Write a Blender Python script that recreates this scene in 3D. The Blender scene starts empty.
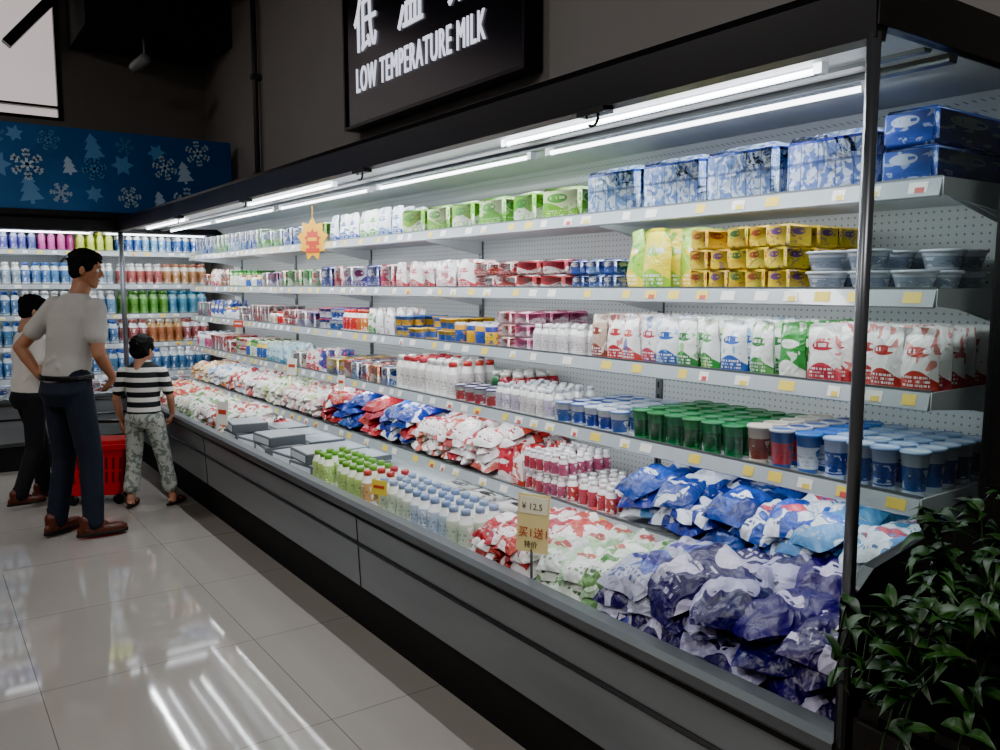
import bpy, math, random
import numpy as np
from mathutils import Vector, Matrix, Euler
R=random.Random(11)
SC=bpy.context.scene
COL=SC.collection
def lin(h):
    h=h.lstrip('#'); o=[]
    for i in (0,2,4):
        c=int(h[i:i+2],16)/255
        o.append(c/12.92 if c<=.04045 else ((c+.055)/1.055)**2.4)
    return (o[0],o[1],o[2],1.0)
# ------------------------------------------------------------ node helper
class NT:
    def __init__(s,name):
        s.m=bpy.data.materials.new(name); s.m.use_nodes=True
        s.t=s.m.node_tree; s.b=s.t.nodes['Principled BSDF']; s.out=s.t.nodes['Material Output']
    def n(s,ty,props=None,**k):
        nd=s.t.nodes.new(ty)
        for a,b in (props or {}).items(): setattr(nd,a,b)
        for a,b in k.items():
            a=a.replace('_',' ') if not a.startswith('i') or not a[1:].isdigit() else int(a[1:])
            s.set(nd.inputs[a],b)
        return nd
    def set(s,inp,v):
        if isinstance(v,bpy.types.NodeSocket): s.t.links.new(v,inp)
        else: inp.default_value=v
    def M(s,op,a,b=0.0,c=0.0):
        nd=s.t.nodes.new('ShaderNodeMath'); nd.operation=op
        s.set(nd.inputs[0],a); s.set(nd.inputs[1],b)
        if op in('MULTIPLY_ADD','COMPARE'): s.set(nd.inputs[2],c)
        return nd.outputs[0]
    def mix(s,f,a,b):
        nd=s.t.nodes.new('ShaderNodeMix'); nd.data_type='RGBA'
        s.set(nd.inputs[0],f); s.set(nd.inputs[6],a); s.set(nd.inputs[7],b)
        return nd.outputs[2]
    def P(s,**k):
        for a,b in k.items(): s.set(s.b.inputs[a.replace('_',' ')],b)
    def noise(s,vec,scale,detail=2.0,dist=0.0):
        nd=s.t.nodes.new('ShaderNodeTexNoise')
        if vec is not None: s.t.links.new(vec,nd.inputs['Vector'])
        nd.inputs['Scale'].default_value=scale; nd.inputs['Detail'].default_value=detail
        nd.inputs['Distortion'].default_value=dist
        return nd.outputs['Fac']
    def bump(s,h,st,d=.01):
        nd=s.t.nodes.new('ShaderNodeBump'); nd.inputs['Strength'].default_value=st; nd.inputs['Distance'].default_value=d
        s.t.links.new(h,nd.inputs['Height']); s.t.links.new(nd.outputs[0],s.b.inputs['Normal'])
def simple(name,c,rough=.5,metal=0,em=None,es=0,nscale=0,namt=.15,bump=0,spec=.5,coat=0):
    N=NT(name); c=lin(c) if isinstance(c,str) else c
    if nscale:
        pos=N.n('ShaderNodeNewGeometry').outputs['Position']
        f=N.noise(pos,nscale,4)
        d=tuple(x*(1-namt) for x in c[:3])+(1,); l=tuple(min(1,x*(1+namt)) for x in c[:3])+(1,)
        N.P(Base_Color=N.mix(f,d,l))
        if bump: N.bump(f,bump,.005)
    else: N.P(Base_Color=c)
    N.P(Roughness=rough,Metallic=metal); N.b.inputs['Specular IOR Level'].default_value=spec
    N.b.inputs['Coat Weight'].default_value=coat
    if em: N.P(Emission_Color=lin(em),Emission_Strength=es)
    return N.m
def printmat(name,style,rough=.3,bump=0.0,coat=0.0,metal=0.0):
    N=NT(name)
    at=N.n('ShaderNodeAttribute',{'attribute_name':'uvp'}).outputs['Vector']
    c1=N.n('ShaderNodeAttribute',{'attribute_name':'c1'}).outputs['Color']
    c2=N.n('ShaderNodeAttribute',{'attribute_name':'c2'}).outputs['Color']
    c3=N.n('ShaderNodeAttribute',{'attribute_name':'c3'}).outputs['Color']
    sp=N.n('ShaderNodeSeparateXYZ',i0=at); u,v,sd=sp.outputs
    def comb(a,b,c):
        nd=N.n('ShaderNodeCombineXYZ',i0=a,i1=b,i2=c); return nd.outputs[0]
    def band(x,a,b): return N.M('MULTIPLY',N.M('GREATER_THAN',x,a),N.M('LESS_THAN',x,b))
    def ell(cu,cv,ru,rv):
        a=N.M('DIVIDE',N.M('SUBTRACT',u,cu),ru); b=N.M('DIVIDE',N.M('SUBTRACT',v,cv),rv)
        return N.M('LESS_THAN',N.M('ADD',N.M('MULTIPLY',a,a),N.M('MULTIPLY',b,b)),1.0)
    def text(v0,v1,rows,us=26):
        fr=N.M('FRACT',N.M('MULTIPLY',v,rows)); fl=N.M('FLOOR',N.M('MULTIPLY',v,rows))
        nz=N.noise(comb(N.M('MULTIPLY',u,us),N.M('MULTIPLY',fl,7.3),sd),1.0,3)
        t=N.M('MULTIPLY',N.M('GREATER_THAN',fr,.42),N.M('GREATER_THAN',nz,.5))
        t=N.M('MULTIPLY',t,band(v,v0,v1)); return N.M('MULTIPLY',t,band(u,.14,.86))
    white=(.85,.85,.85,1)
    if style=='film':
        nz=N.noise(comb(u,N.M('ADD',v,N.M('MULTIPLY',sd,9.0)),N.M('MULTIPLY',sd,5.0)),1.9,1,.5)
        col=N.mix(N.M('GREATER_THAN',nz,.56),c1,c2)
        col=N.mix(N.M('MULTIPLY',ell(.5,.6,.28,.09),.95),col,c3)
        col=N.mix(text(.54,.66,7,7),col,c2)
        col=N.mix(text(.12,.3,12,14),col,N.mix(.5,c2,(.02,.02,.05,1)))
    elif style=='carton':
        w=N.M('MULTIPLY_ADD',N.M('SINE',N.M('MULTIPLY_ADD',u,5.0,N.M('MULTIPLY',sd,6.0))),.13,.42)
        col=N.mix(N.M('LESS_THAN',v,w),c1,c2)
        nz=N.noise(comb(u,v,N.M('MULTIPLY',sd,11.0)),4.0,2,.5)
        col=N.mix(N.M('MULTIPLY',N.M('GREATER_THAN',nz,.60),.7),col,c3)
        col=N.mix(ell(.42,.66,.26,.15),col,c3)
        col=N.mix(text(.58,.76,7,10),col,c1)
        col=N.mix(text(.1,.3,14),col,c1)
    elif style=='pouch':
        col=N.mix(N.M('LESS_THAN',v,N.M('MULTIPLY_ADD',N.M('SINE',N.M('MULTIPLY',u,3.14)),.18,.16)),c1,c2)
        nz=N.noise(comb(u,v,N.M('MULTIPLY',sd,7.0)),3.6,1,.4)
        col=N.mix(N.M('MULTIPLY',N.M('GREATER_THAN',nz,.61),.8),col,c3)
        col=N.mix(ell(.5,.62,.32,.08),col,c2)
        col=N.mix(text(.57,.68,9,8),col,white)
        col=N.mix(text(.08,.26,16),col,white)
    elif style=='label':
        col=N.mix(band(v,.12,.66),c1,c2)
        nz=N.noise(comb(N.M('MULTIPLY',u,6.0),N.M('MULTIPLY',v,3.0),sd),1.3,2)
        col=N.mix(N.M('MULTIPLY',N.M('GREATER_THAN',nz,.56),band(v,.16,.6)),col,c1)
        col=N.mix(text(.2,.5,9,16),col,N.mix(.4,c2,(.02,.02,.02,1)))
    elif style=='pack':
        fu=N.M('FRACT',N.M('MULTIPLY',u,5.0)); fv=N.M('FRACT',N.M('MULTIPLY',v,2.0))
        nz=N.noise(comb(N.M('MULTIPLY',u,5.0),N.M('MULTIPLY',v,2.0),sd),2.6,3,.6)
        col=N.mix(N.M('MULTIPLY',N.M('GREATER_THAN',nz,.5),.85),c1,c2)
        g=N.M('MAXIMUM',N.M('LESS_THAN',fu,.07),N.M('LESS_THAN',fv,.1))
        col=N.mix(N.M('MULTIPLY',g,.7),col,(.03,.06,.2,1))
        col=N.mix(N.M('SUBTRACT',1.0,band(u,.07,.93)),col,c3)
        col=N.mix(N.M('GREATER_THAN',v,.85),col,c3)
    elif style=='cap': col=c3
    else: col=c1
    hs=N.n('ShaderNodeHueSaturation',Hue=N.M('MULTIPLY_ADD',sd,.02,.49),Saturation=1.0,Value=N.M('MULTIPLY_ADD',sd,.14,.82),Color=col); col=hs.outputs[0]
    N.P(Base_Color=col,Roughness=rough,Metallic=metal)
    N.b.inputs['Coat Weight'].default_value=coat; N.b.inputs['Coat Roughness'].default_value=.15
    if bump:
        pos=N.n('ShaderNodeNewGeometry').outputs['Position']
        a=N.noise(pos,24,2,1.2); b=N.M('ABSOLUTE',N.M('SUBTRACT',N.noise(pos,13,1,1.6),.5))
        N.bump(N.M('ADD',a,N.M('MULTIPLY',b,-2.0)),bump,.014)
    return N.m
PM={'film':printmat('film_print','film',.36,.5,.08),'carton':printmat('carton_print','carton',.38,.05,.2),
 'pouch':printmat('pouch_print','pouch',.34,.35,.2),'label':printmat('label_print','label',.32,0,.3),
 'pack':printmat('shrink_pack_print','pack',.25,.5,.5),'cap':printmat('plastic_cap','cap',.35,0,.2),
 'plain':printmat('plain_plastic','plain',.35,0,.2)}
# ------------------------------------------------------------ mesh builder
class G:
    def __init__(s,name,mats,parent=None):
        s.name=name; s.mats=mats; s.V=[];s.F=[];s.Mi=[];s.U=[];s.C=[[],[],[]];s.n=0;s.parent=parent;s.sm=[]
    def add(s,T,mat4=None,c=((1,1,1,1),)*3,moff=0,smooth=None):
        V,F,Mi,U=T
        V=np.asarray(V,float)
        if mat4 is not None:
            A=np.array(mat4); V=V@A[:3,:3].T+A[:3,3]
        s.V.append(V); k=len(V)
        s.F+= [tuple(i+s.n for i in f) for f in F]; s.Mi+=[m+moff for m in Mi]
        if U is None: U=np.zeros((k,2))
        sd=R.random()
        s.U.append(np.column_stack([np.asarray(U,float),np.full(k,sd)]))
        for i in range(3): s.C[i].append(np.tile(np.array(c[i],float),(k,1)))
        s.n+=k; s.sm+=[True if smooth is None else smooth]*len(F)
    def box(s,x0,x1,y0,y1,z0,z1,m=0):
        V=[(x,y,z) for x in(x0,x1) for y in(y0,y1) for z in(z0,z1)]
        F=[(0,1,3,2),(4,6,7,5),(0,4,5,1),(2,3,7,6),(0,2,6,4),(1,5,7,3)]
        s.add((V,F,[m]*6,None),smooth=False)
    def build(s):
        me=bpy.data.meshes.new(s.name)
        V=np.concatenate(s.V); me.from_pydata(V.tolist(),[],s.F)
        for m in s.mats: me.materials.append(m)
        me.polygons.foreach_set('material_index',s.Mi); me.polygons.foreach_set('use_smooth',s.sm)
        a=me.attributes.new('uvp','FLOAT_VECTOR','POINT'); a.data.foreach_set('vector',np.concatenate(s.U).ravel())
        for i in range(3):
            a=me.attributes.new('c%d'%(i+1),'FLOAT_COLOR','POINT'); a.data.foreach_set('color',np.concatenate(s.C[i]).ravel())
        me.update(); o=bpy.data.objects.new(s.name,me); COL.objects.link(o)
        if s.parent: o.parent=s.parent
        return o
def empty(name,loc=(0,0,0)):
    e=bpy.data.objects.new(name,None); e.location=loc; e.empty_display_size=.1; COL.objects.link(e); return e
def setparent(o,p):
    o.parent=p; o.matrix_parent_inverse=Matrix.Translation(-Vector(p.location))
# ------------------------------------------------------------ templates (width x, depth y front -y, up z)
def T_box(w,d,h,b=.004,m=0):
    V=[];U=[];idx={}
    hx,hy=w/2,d/2
    F=[];M=[]
    def vid(sx,sy,sz,ax):
        key=(sx,sy,sz,ax)
        if key in idx: return idx[key]
        x=sx*(hx-(0 if ax==0 else b)); y=sy*(hy-(0 if ax==1 else b)); z=h/2+sz*(h/2-(0 if ax==2 else b))
        if ax==1: u=(x/w+.5) if sy<0 else (.5-x/w); v=z/h
        elif ax==0: u=(y/d+.5 if sx>0 else .5-y/d); v=z/h
        else: u=x/w+.5; v=y/d+.5
        idx[key]=len(V); V.append((x,y,z)); U.append((u,v)); return idx[key]
    S=(-1,1)
    for ax in range(3):
        for s in S:
            o=[a for a in range(3) if a!=ax]
            q=[]
            for (p,r) in ((-1,-1),(1,-1),(1,1),(-1,1)):
                t=[0,0,0]; t[ax]=s; t[o[0]]=p; t[o[1]]=r; q.append(vid(*t,ax))
            flip=(s<0)!=(ax==1)
            F.append(tuple(q[::-1] if flip else q)); M.append(m)
    for ax in range(3):
        o=[a for a in range(3) if a!=ax]
        for p in S:
            for r in S:
                t=[0,0,0]; t[o[0]]=p; t[o[1]]=r
                t[ax]=-1; a=vid(*t,o[0]); b2=vid(*t,o[1]); t[ax]=1; c=vid(*t,o[1]); d2=vid(*t,o[0])
                F.append((a,b2,c,d2)); M.append(m)
    for x in S:
        for y in S:
            for z in S: F.append((vid(x,y,z,0),vid(x,y,z,1),vid(x,y,z,2))); M.append(m)
    return np.array(V),F,M,np.array(U)
def T_lathe(prof,n=14,mats=None,h=None):
    V=[];U=[];F=[];M=[]
    H=h or max(p[1] for p in prof)
    for (r,z) in prof:
        for i in range(n+1):
            a=2*math.pi*i/n+math.pi/2
            V.append((r*math.cos(a),r*math.sin(a),z)); U.append((i/n,z/H))
    for j in range(len(prof)-1):
        for i in range(n):
            a=j*(n+1)+i; F.append((a,a+1,a+n+2,a+n+1)); M.append(mats[j] if mats else 0)
    return np.array(V),F,M,np.array(U)
def T_bottle(r=.024,h=.12,capr=.014,neck=.72,waist=.0):
    p=[(0,0),(r*.9,0),(r,.004),(r,h*.12),(r*(1-waist),h*.4),(r,h*.64),(r*.93,h*neck),(capr*1.05,h*.85),(capr*1.0,h*.86),(capr*1.12,h*.865),(capr*1.12,h*.985),(capr*.9,h),(0,h)]
    return T_lathe(p,12,[0,0,0,0,0,0,0,0,1,1,1,1])
def T_cup(rb=.028,rt=.036,h=.09,dome=0):
    p=[(0,0),(rb,0),(rb,.003),(rt,h*.92),(rt*1.1,h*.925),(rt*1.1,h*.985),(rt*.98,h),(rt*.94,h*.98),(0,h*.98+dome)]
    return T_lathe(p,14,[0,0,0,1,1,1,1,0])
def T_bowl(rb=.04,rt=.055,h=.055):
    p=[(0,0),(rb,0),(rb*1.05,.006),(rt*.97,h*.8),(rt,h*.85),(rt*1.08,h*.87),(rt*1.08,h*.96),(rt*.95,h),(rt*.9,h*.95),(0,h*.95)]
    return T_lathe(p,18,[0,0,0,0,1,1,1,1,1])
def T_pillow(w,l,h,seed,nx=16,ny=20,crinkle=.22,flat=.35):
    rs=np.random.RandomState(seed)
    a=np.linspace(-1,1,nx+1); b=np.linspace(-1,1,ny+1)
    A,B=np.meshgrid(a,b,indexing='ij')
    prof=np.clip(1-np.abs(A)**2.6,0,1)**.55*np.clip(1-np.abs(B)**3.6,0,1)**.6
    nz=sum(np.sin(A*rs.uniform(-5,5)+B*rs.uniform(-6,6)+rs.uniform(0,6)) for _ in range(5))/5
    nz2=sum(np.abs(np.sin(A*rs.uniform(-6,6)+B*rs.uniform(-6,6)+rs.uniform(0,6))) for _ in range(4))/4
    nz3=sum(np.abs(np.sin(A*rs.uniform(-14,14)+B*rs.uniform(-9,9)+rs.uniform(0,6))) for _ in range(3))/3
    X=A*w/2*(1-.06*np.abs(B)**3+.05*nz); Y=B*l/2*(1+.03*nz)
    top=h*(1-flat)*prof*(1+crinkle*nz+.9*(nz2-.6)+.25*(nz3-.6))
    bot=-h*flat*prof
    edge=h*.22*nz*(1-prof)
    V=[];U=[]
    for Z in (top+edge,bot+edge):
        for i in range(nx+1):
            for j in range(ny+1):
                V.append((X[i,j],Y[i,j],Z[i,j]+h*flat)); U.append(((A[i,j]+1)/2,(B[i,j]+1)/2))
    F=[];k=(nx+1)*(ny+1)
    for i in range(nx):
        for j in range(ny):
            q=(i*(ny+1)+j,(i+1)*(ny+1)+j,(i+1)*(ny+1)+j+1,i*(ny+1)+j+1)
            F.append(q); F.append(tuple(x+k for x in q[::-1]))
    return np.array(V),F,[0]*len(F),np.array(U)
def T_pouch(w,h,t,seed,nx=8,ny=12):
    rs=np.random.RandomState(seed)
    a=np.linspace(-1,1,nx+1); b=np.linspace(0,1,ny+1)
    A,B=np.meshgrid(a,b,indexing='ij')
    prof=np.clip(1-np.abs(A)**2.4,0,1)**.6*np.clip(1-np.clip((B-.12)/.8,0,1)**2.2,0,1)**.7*(.75+.25*np.clip(B/.2,0,1))
    nz=sum(np.sin(A*rs.uniform(-5,5)+B*rs.uniform(-8,8)+rs.uniform(0,6)) for _ in range(5))/5
    taper=1-.10*np.clip((B-.55)/.45,0,1)**1.5
    X=A*w/2*taper*(1-.05*np.sin(B*3.1)); Z=B*h*(1-.03*np.abs(A)**3*(B>.5)+.015*nz*(B>.8))
    lean=t*.3*nz*B
    V=[];U=[]
    for s in(-1,1):
        Yy=s*t/2*prof*(1+.28*nz)+lean+s*.0008
        for i in range(nx+1):
            for j in range(ny+1):
                V.append((X[i,j],Yy[i,j],Z[i,j])); U.append(((A[i,j]+1)/2,B[i,j]))
    F=[];k=(nx+1)*(ny+1)
    for i in range(nx):
        for j in range(ny):
            q=(i*(ny+1)+j,(i+1)*(ny+1)+j,(i+1)*(ny+1)+j+1,i*(ny+1)+j+1)
            F.append(q); F.append(tuple(x+k for x in q[::-1]))
    return np.array(V),F,[0]*len(F),np.array(U)
def T_multi(T,nx,ny,dx,dy):
    V,F,M,U=T; Vs=[];Fs=[];Ms=[];Us=[];n=0
    for i in range(nx):
        for j in range(ny):
            Vs.append(V+np.array([(i-(nx-1)/2)*dx,(j-(ny-1)/2)*dy,0])); Fs+=[tuple(a+n for a in f) for f in F]; Ms+=M; Us.append(U); n+=len(V)
    return np.concatenate(Vs),Fs,Ms,np.concatenate(Us)
def c(*h): return tuple(lin(x) for x in h)
# ------------------------------------------------------------ base materials
m_wall=simple('wall_paint','#8f8b88',.85,nscale=3,namt=.06)
m_wall2=simple('wall_paint_far','#827e7a',.85,nscale=3,namt=.06)
m_ceil=simple('ceiling_paint','#1d1d1f',.9,nscale=2,namt=.1)
m_black=simple('black_powder_coat','#0b0b0d',.38,nscale=8,namt=.2)
m_post=simple('dark_steel_post','#6a6d72',.3,.75,nscale=8,namt=.1)
m_fascia=simple('dark_fascia','#151518',.4,nscale=5,namt=.2)
m_white=simple('white_enamel','#d3d8db',.35,nscale=6,namt=.03)
m_kick=simple('kick_plate','#0a0a0b',.6)
m_rail=simple('steel_rail','#666b6e',.32,.6,nscale=10,namt=.1)
m_tagw=simple('tag_white','#dddcd4',.5); m_tagy=simple('tag_yellow','#d9bf4a',.5); m_tagr=simple('tag_red','#b8433a',.5)
m_price=simple('price_rail_plastic','#a3abb0',.22,nscale=20,namt=.08,coat=.5)
m_tube=simple('fluorescent_tube','#ffffff',.4,em='#f4f8ff',es=9)
N=NT('base_panel_metal'); pos=N.n('ShaderNodeNewGeometry').outputs['Position']
mp=N.n('ShaderNodeMapping',Vector=pos); mp.inputs['Scale'].default_value=(1,.5,4)
f=N.noise(mp.outputs[0],1.6,5,.8)
N.P(Base_Color=N.mix(f,lin('#5e6265'),lin('#868a8d')),Metallic=.35,Roughness=N.M('MULTIPLY_ADD',f,.15,.25)); m_panel=N.m  # marbled reflections painted into the panel colour as grey noise
N=NT('perforated_back_panel'); pos=N.n('ShaderNodeNewGeometry').outputs['Position']
sp=N.n('ShaderNodeSeparateXYZ',i0=pos)
def dots(N,a,b,p,r):
    fa=N.M('SUBTRACT',N.M('FRACT',N.M('DIVIDE',a,p)),.5); fb=N.M('SUBTRACT',N.M('FRACT',N.M('DIVIDE',b,p)),.5)
    return N.M('LESS_THAN',N.M('ADD',N.M('MULTIPLY',fa,fa),N.M('MULTIPLY',fb,fb)),r*r)
d=dots(N,N.M('ADD',sp.outputs[0],sp.outputs[1]),sp.outputs[2],.022,.15)
N.P(Base_Color=N.mix(d,lin('#d3d8d9'),lin('#858b8c')),Roughness=.4); m_perf=N.m
N=NT('polished_floor_tile'); pos=N.n('ShaderNodeNewGeometry').outputs['Position']
sp=N.n('ShaderNodeSeparateXYZ',i0=pos)
def line(N,a,off,p,w):
    fr=N.M('FRACT',N.M('DIVIDE',N.M('ADD',a,100*p-off),p)); return N.M('LESS_THAN',fr,w/p)
g=N.M('MAXIMUM',line(N,sp.outputs[0],.30,.8,.0035),line(N,sp.outputs[1],3.37,.8,.0035))
fx=N.M('FLOOR',N.M('DIVIDE',N.M('ADD',sp.outputs[0],80-.30),.8)); fy=N.M('FLOOR',N.M('DIVIDE',N.M('ADD',sp.outputs[1],80-3.37),.8))
wn=N.n('ShaderNodeTexWhiteNoise',Vector=N.n('ShaderNodeCombineXYZ',i0=fx,i1=fy).outputs[0]).outputs[0]
cl=N.noise(pos,1.6,6,.6)
base=N.mix(cl,lin('#918b84'),lin('#a19a93')); base=N.mix(N.M('MULTIPLY',wn,.12),base,lin('#7c7771'))
N.P(Base_Color=N.mix(g,base,lin('#625d57')),Roughness=N.M('MULTIPLY_ADD',N.noise(pos,5,4),.07,.02))
N.b.inputs['Specular IOR Level'].default_value=1.0
m_floor=N.m
# ------------------------------------------------------------ room
def boxobj(name,x0,x1,y0,y1,z0,z1,mat,parent=None):
    g=G(name,[mat]); g.box(x0,x1,y0,y1,z0,z1); o=g.build()
    if parent: o.parent=parent
    return o
XW=2.5; YF=8.6; XL=-4.2; YB=-3.2; ZC=4.35
boxobj('floor',XL-.1,XW+.1,YB-.1,YF+.1,-.1,0,m_floor)
boxobj('ceiling',XL-.1,XW+.1,YB-.1,YF+.1,ZC,ZC+.1,m_ceil)
boxobj('wall_right',XW,XW+.1,YB-.1,YF+.1,0,ZC,m_wall)
boxobj('wall_left',XL-.1,XL,YB,YF,0,ZC,m_wall)
boxobj('wall_back',XL,XW,YB-.1,YB,0,ZC,m_wall)
g=G('wall_far',[m_wall2]); WX0,WX1,WZ0,WZ1=-3.2,1.22,2.98,4.32
g.box(XL,WX0,YF,YF+.1,0,ZC); g.box(WX1,XW,YF,YF+.1,0,ZC); g.box(WX0,WX1,YF,YF+.1,0,WZ0); g.box(WX0,WX1,YF,YF+.1,WZ1,ZC); g.build()
w=empty('window_1',(-1,YF,3.7))
g=G('pane',[simple('bright_window_glass','#ffffff',.5,em='#efe0de',es=.8),m_black])
g.box(WX0,WX1,YF+.05,YF+.08,WZ0,WZ1,0)
for x in(WX0,-2.1,-.9,WX1-.03): g.box(x,x+.03,YF-.02,YF+.05,WZ0,WZ1,1)
for z in(WZ0,WZ0+.10,WZ1-.04): g.box(WX0,WX1,YF-.02,YF+.05,z,z+.02,1)
o=g.build(); setparent(o,w)
boxobj('ceiling_duct',1.30,2.49,7.7,8.58,3.62,ZC,m_ceil)
g=G('ceiling_beam',[m_black])
Mx=Matrix.Translation((1.10,8.25,3.82))@Matrix.Rotation(math.radians(-50),4,'Y')
V,F,M_,U=T_box(.9,.1,.08,.004); g.add((V,F,M_,U),Mx,smooth=False)
g.box(1.30,1.38,8.2,8.3,4.05,ZC); g.build()
g=G('wall_pipe',[simple('grey_pipe','#4a4a4c',.5)])
g.add(T_lathe([(0,2.06),(.022,2.06),(.022,ZC),(0,ZC)],12),Matrix.Translation((2.45,7.0,0)))
for z in(2.4,3.2,4.0): g.box(2.42,2.5,6.97,7.03,z,z+.04)
g.build()
g=G('ceiling_light_track',[m_black]); g.box(1.9,2.0,4.6,7.7,3.98,4.04); g.box(1.93,1.97,6.0,6.03,4.04,ZC);g.box(1.93,1.97,7.4,7.43,4.04,ZC);g.build()
g=G('security_camera',[simple('cctv_body','#8b8b8d',.4),simple('cctv_lens','#050505',.1)])
g.add(T_lathe([(0,3.42),(.012,3.42),(.012,3.622),(0,3.622)],10),Matrix.Translation((1.78,7.85,0)))
g.add(T_lathe([(0,0),(.045,0),(.05,.03),(.05,.2),(.035,.22),(0,.22)],16),Matrix.Translation((1.72,7.72,3.38))@Matrix.Rotation(math.radians(75),4,'X')@Matrix.Rotation(0.3,4,'Y')@Matrix.Translation((0,0,-.12)))
g.build()
# ------------------------------------------------------------ lights
def area(name,loc,dirv,sx,sy,power,col=(1,1,1),parent=None):
    l=bpy.data.lights.new(name,'AREA'); l.shape='RECTANGLE'; l.size=sx; l.size_y=sy; l.energy=power; l.color=col
    o=bpy.data.objects.new(name,l); o.location=loc; o.rotation_euler=Vector(dirv).to_track_quat('-Z','Y').to_euler(); COL.objects.link(o)
    if parent: setparent(o,parent)
    return o
# ------------------------------------------------------------ display cases
SH=[(1.95,1.74),(1.95,1.483),(1.95,1.239),(1.93,.985),(1.88,.71)]
DZ=.56
def case(root,mapf,a0,a1,s0,s1,LED,cold=(.92,.97,1)):
    def mk(name,mats):
        g=G(name,mats)
        def bx(A0,A1,D0,D1,Z0,Z1,m=0):
            p=mapf(A0,D0,Z0); q=mapf(A1,D1,Z1)
            g.box(min(p[0],q[0]),max(p[0],q[0]),min(p[1],q[1]),max(p[1],q[1]),Z0,Z1,m)
        def prism(prof,A0,A1,m=0):
            V=[mapf(A0,d,z) for d,z in prof]+[mapf(A1,d,z) for d,z in prof]; n=len(prof)
            F=[(i,(i+1)%n,n+(i+1)%n,n+i) for i in range(n)]+[tuple(range(n))[::-1],tuple(range(n,2*n))]
            g.add((V,F,[m]*len(F),None),smooth=False)
        return g,bx,prism
    g,bx,prism=mk('base_cabinet',[m_panel,m_kick,m_rail,m_white,m_black])
    prism([(1.452,.57),(1.47,.24),(1.52,.2),(1.56,.2),(1.56,.50),(1.50,.57)],a0,a1,0)
    prism([(1.60,0),(1.60,.2),(1.54,.2),(1.54,0)],a0,a1,1)
    prism([(1.450,.428),(1.456,.42),(1.475,.42),(1.475,.437),(1.456,.437)],a0,a1,4)
    prism([(1.425,.575),(1.432,.565),(1.50,.565),(1.502,.600),(1.485,.614),(1.44,.614),(1.425,.600)],a0,a1,2)
    prism([(1.435,.550),(1.445,.545),(1.46,.545),(1.46,.565),(1.438,.565)],a0,a1,4)
    prism([(1.502,.600),(1.51,DZ-.002),(2.38,DZ-.002),(2.38,.46),(1.50,.46),(1.495,.60)],a0,a1,3)
    bx(a0,a1,1.56,2.44,.02,.46,1)
    n=int((a1-a0)/2.4)
    for i in range(1,n+1):
        a=a0+i*(a1-a0)/(n+1); prism([(1.450,.56),(1.467,.24),(1.47,.24),(1.47,.56)],a,a+.003,1)
    setparent(g.build(),root)
    g,bx,prism=mk('back_panel',[m_perf,m_rail,m_black])
    bx(a0,a1,2.38,2.44,.46,2.02,0)
    k=int((s1-s0)/1.2)
    for i in range(k+1):
        a=s0+.03+i*(s1-s0-.06)/k; bx(a-.015,a+.015,2.37,2.38,DZ,1.97,1)
        for z in np.arange(.6,1.95,.05): bx(a-.004,a+.004,2.368,2.37,z,z+.025,2)
    setparent(g.build(),root)
    g,bx,prism=mk('shelves',[m_white,m_price,m_tagw,m_tagy,m_tagr,m_rail])
    for (xf,z) in SH:
        bx(s0,s1,xf+.012,2.37,z-.022,z,0)
        prism([(xf,z+.006),(xf-.012,z-.034),(xf-.006,z-.038),(xf+.014,z-.03),(xf+.014,z+.006)],s0,s1,1)
        prism([(xf+.004,z+.012),(xf+.004,z+.006),(xf+.016,z),(xf+.016,z+.012)],s0,s1,5)
        for i in range(k+1):
            a=s0+.03+i*(s1-s0-.06)/k
            for e in(-.012,.012):
                prism([(2.37,z-.02),(xf+.1,z-.02),(xf+.12,z-.03),(2.3,z-.075),(2.37,z-.085)],a+e-.0015,a+e+.0015,0)
        a=s0+.03
        def fr(zz,o): return (xf-.012*(.006-zz)/.04-o,z+zz)
        while a<s1-.08:
            wd=R.choice([.05,.035,.045]); m=R.choice([2,2,2,3,3])
            prism([fr(0,.0012),fr(-.026,.0012),fr(-.026,0),fr(0,0)],a,a+wd,m)
            if R.random()<.5:
                prism([fr(-.013,.002),fr(-.026,.002),fr(-.026,.001),fr(-.013,.001)],a+wd*.15,a+wd*.65,R.choice([3,4,3]))
            a+=wd+R.choice([.07,.1,.16,.05])
        for e in (s0-.004,s1+.001):
            prism([(xf,z+.008),(2.37,z+.010),(2.37,z-.07),(xf,z-.033)],e,e+.003,0)
    setparent(g.build(),root)
    g,bx,prism=mk('canopy',[m_fascia,m_white,m_black,m_perf,m_rail])
    prism([(1.43,1.94),(1.46,1.935),(1.47,1.975),(2.44,2.0),(2.46,2.05),(1.44,2.05),(1.425,2.03)],a0-.02,a1,0)
    prism([(1.475,1.968),(1.49,1.962),(2.37,1.99),(2.37,1.995),(1.475,1.972)],a0,a1,1)
    prism([(1.66,1.972),(1.67,1.960),(1.69,1.960),(1.70,1.972)],a0+.02,a1-.02,4)
    prism([(1.76,1.972),(1.765,1.955),(1.795,1.955),(1.80,1.972)],a0+.02,a1-.02,4)
    prism([(2.37,1.99),(2.37,1.90),(2.24,1.985)],a0,a1,3)
    setparent(g.build(),root)
    g,bx,prism=mk('lamp_tubes',[m_tube,m_white])
    L=(s1-s0-.1)/5
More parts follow.
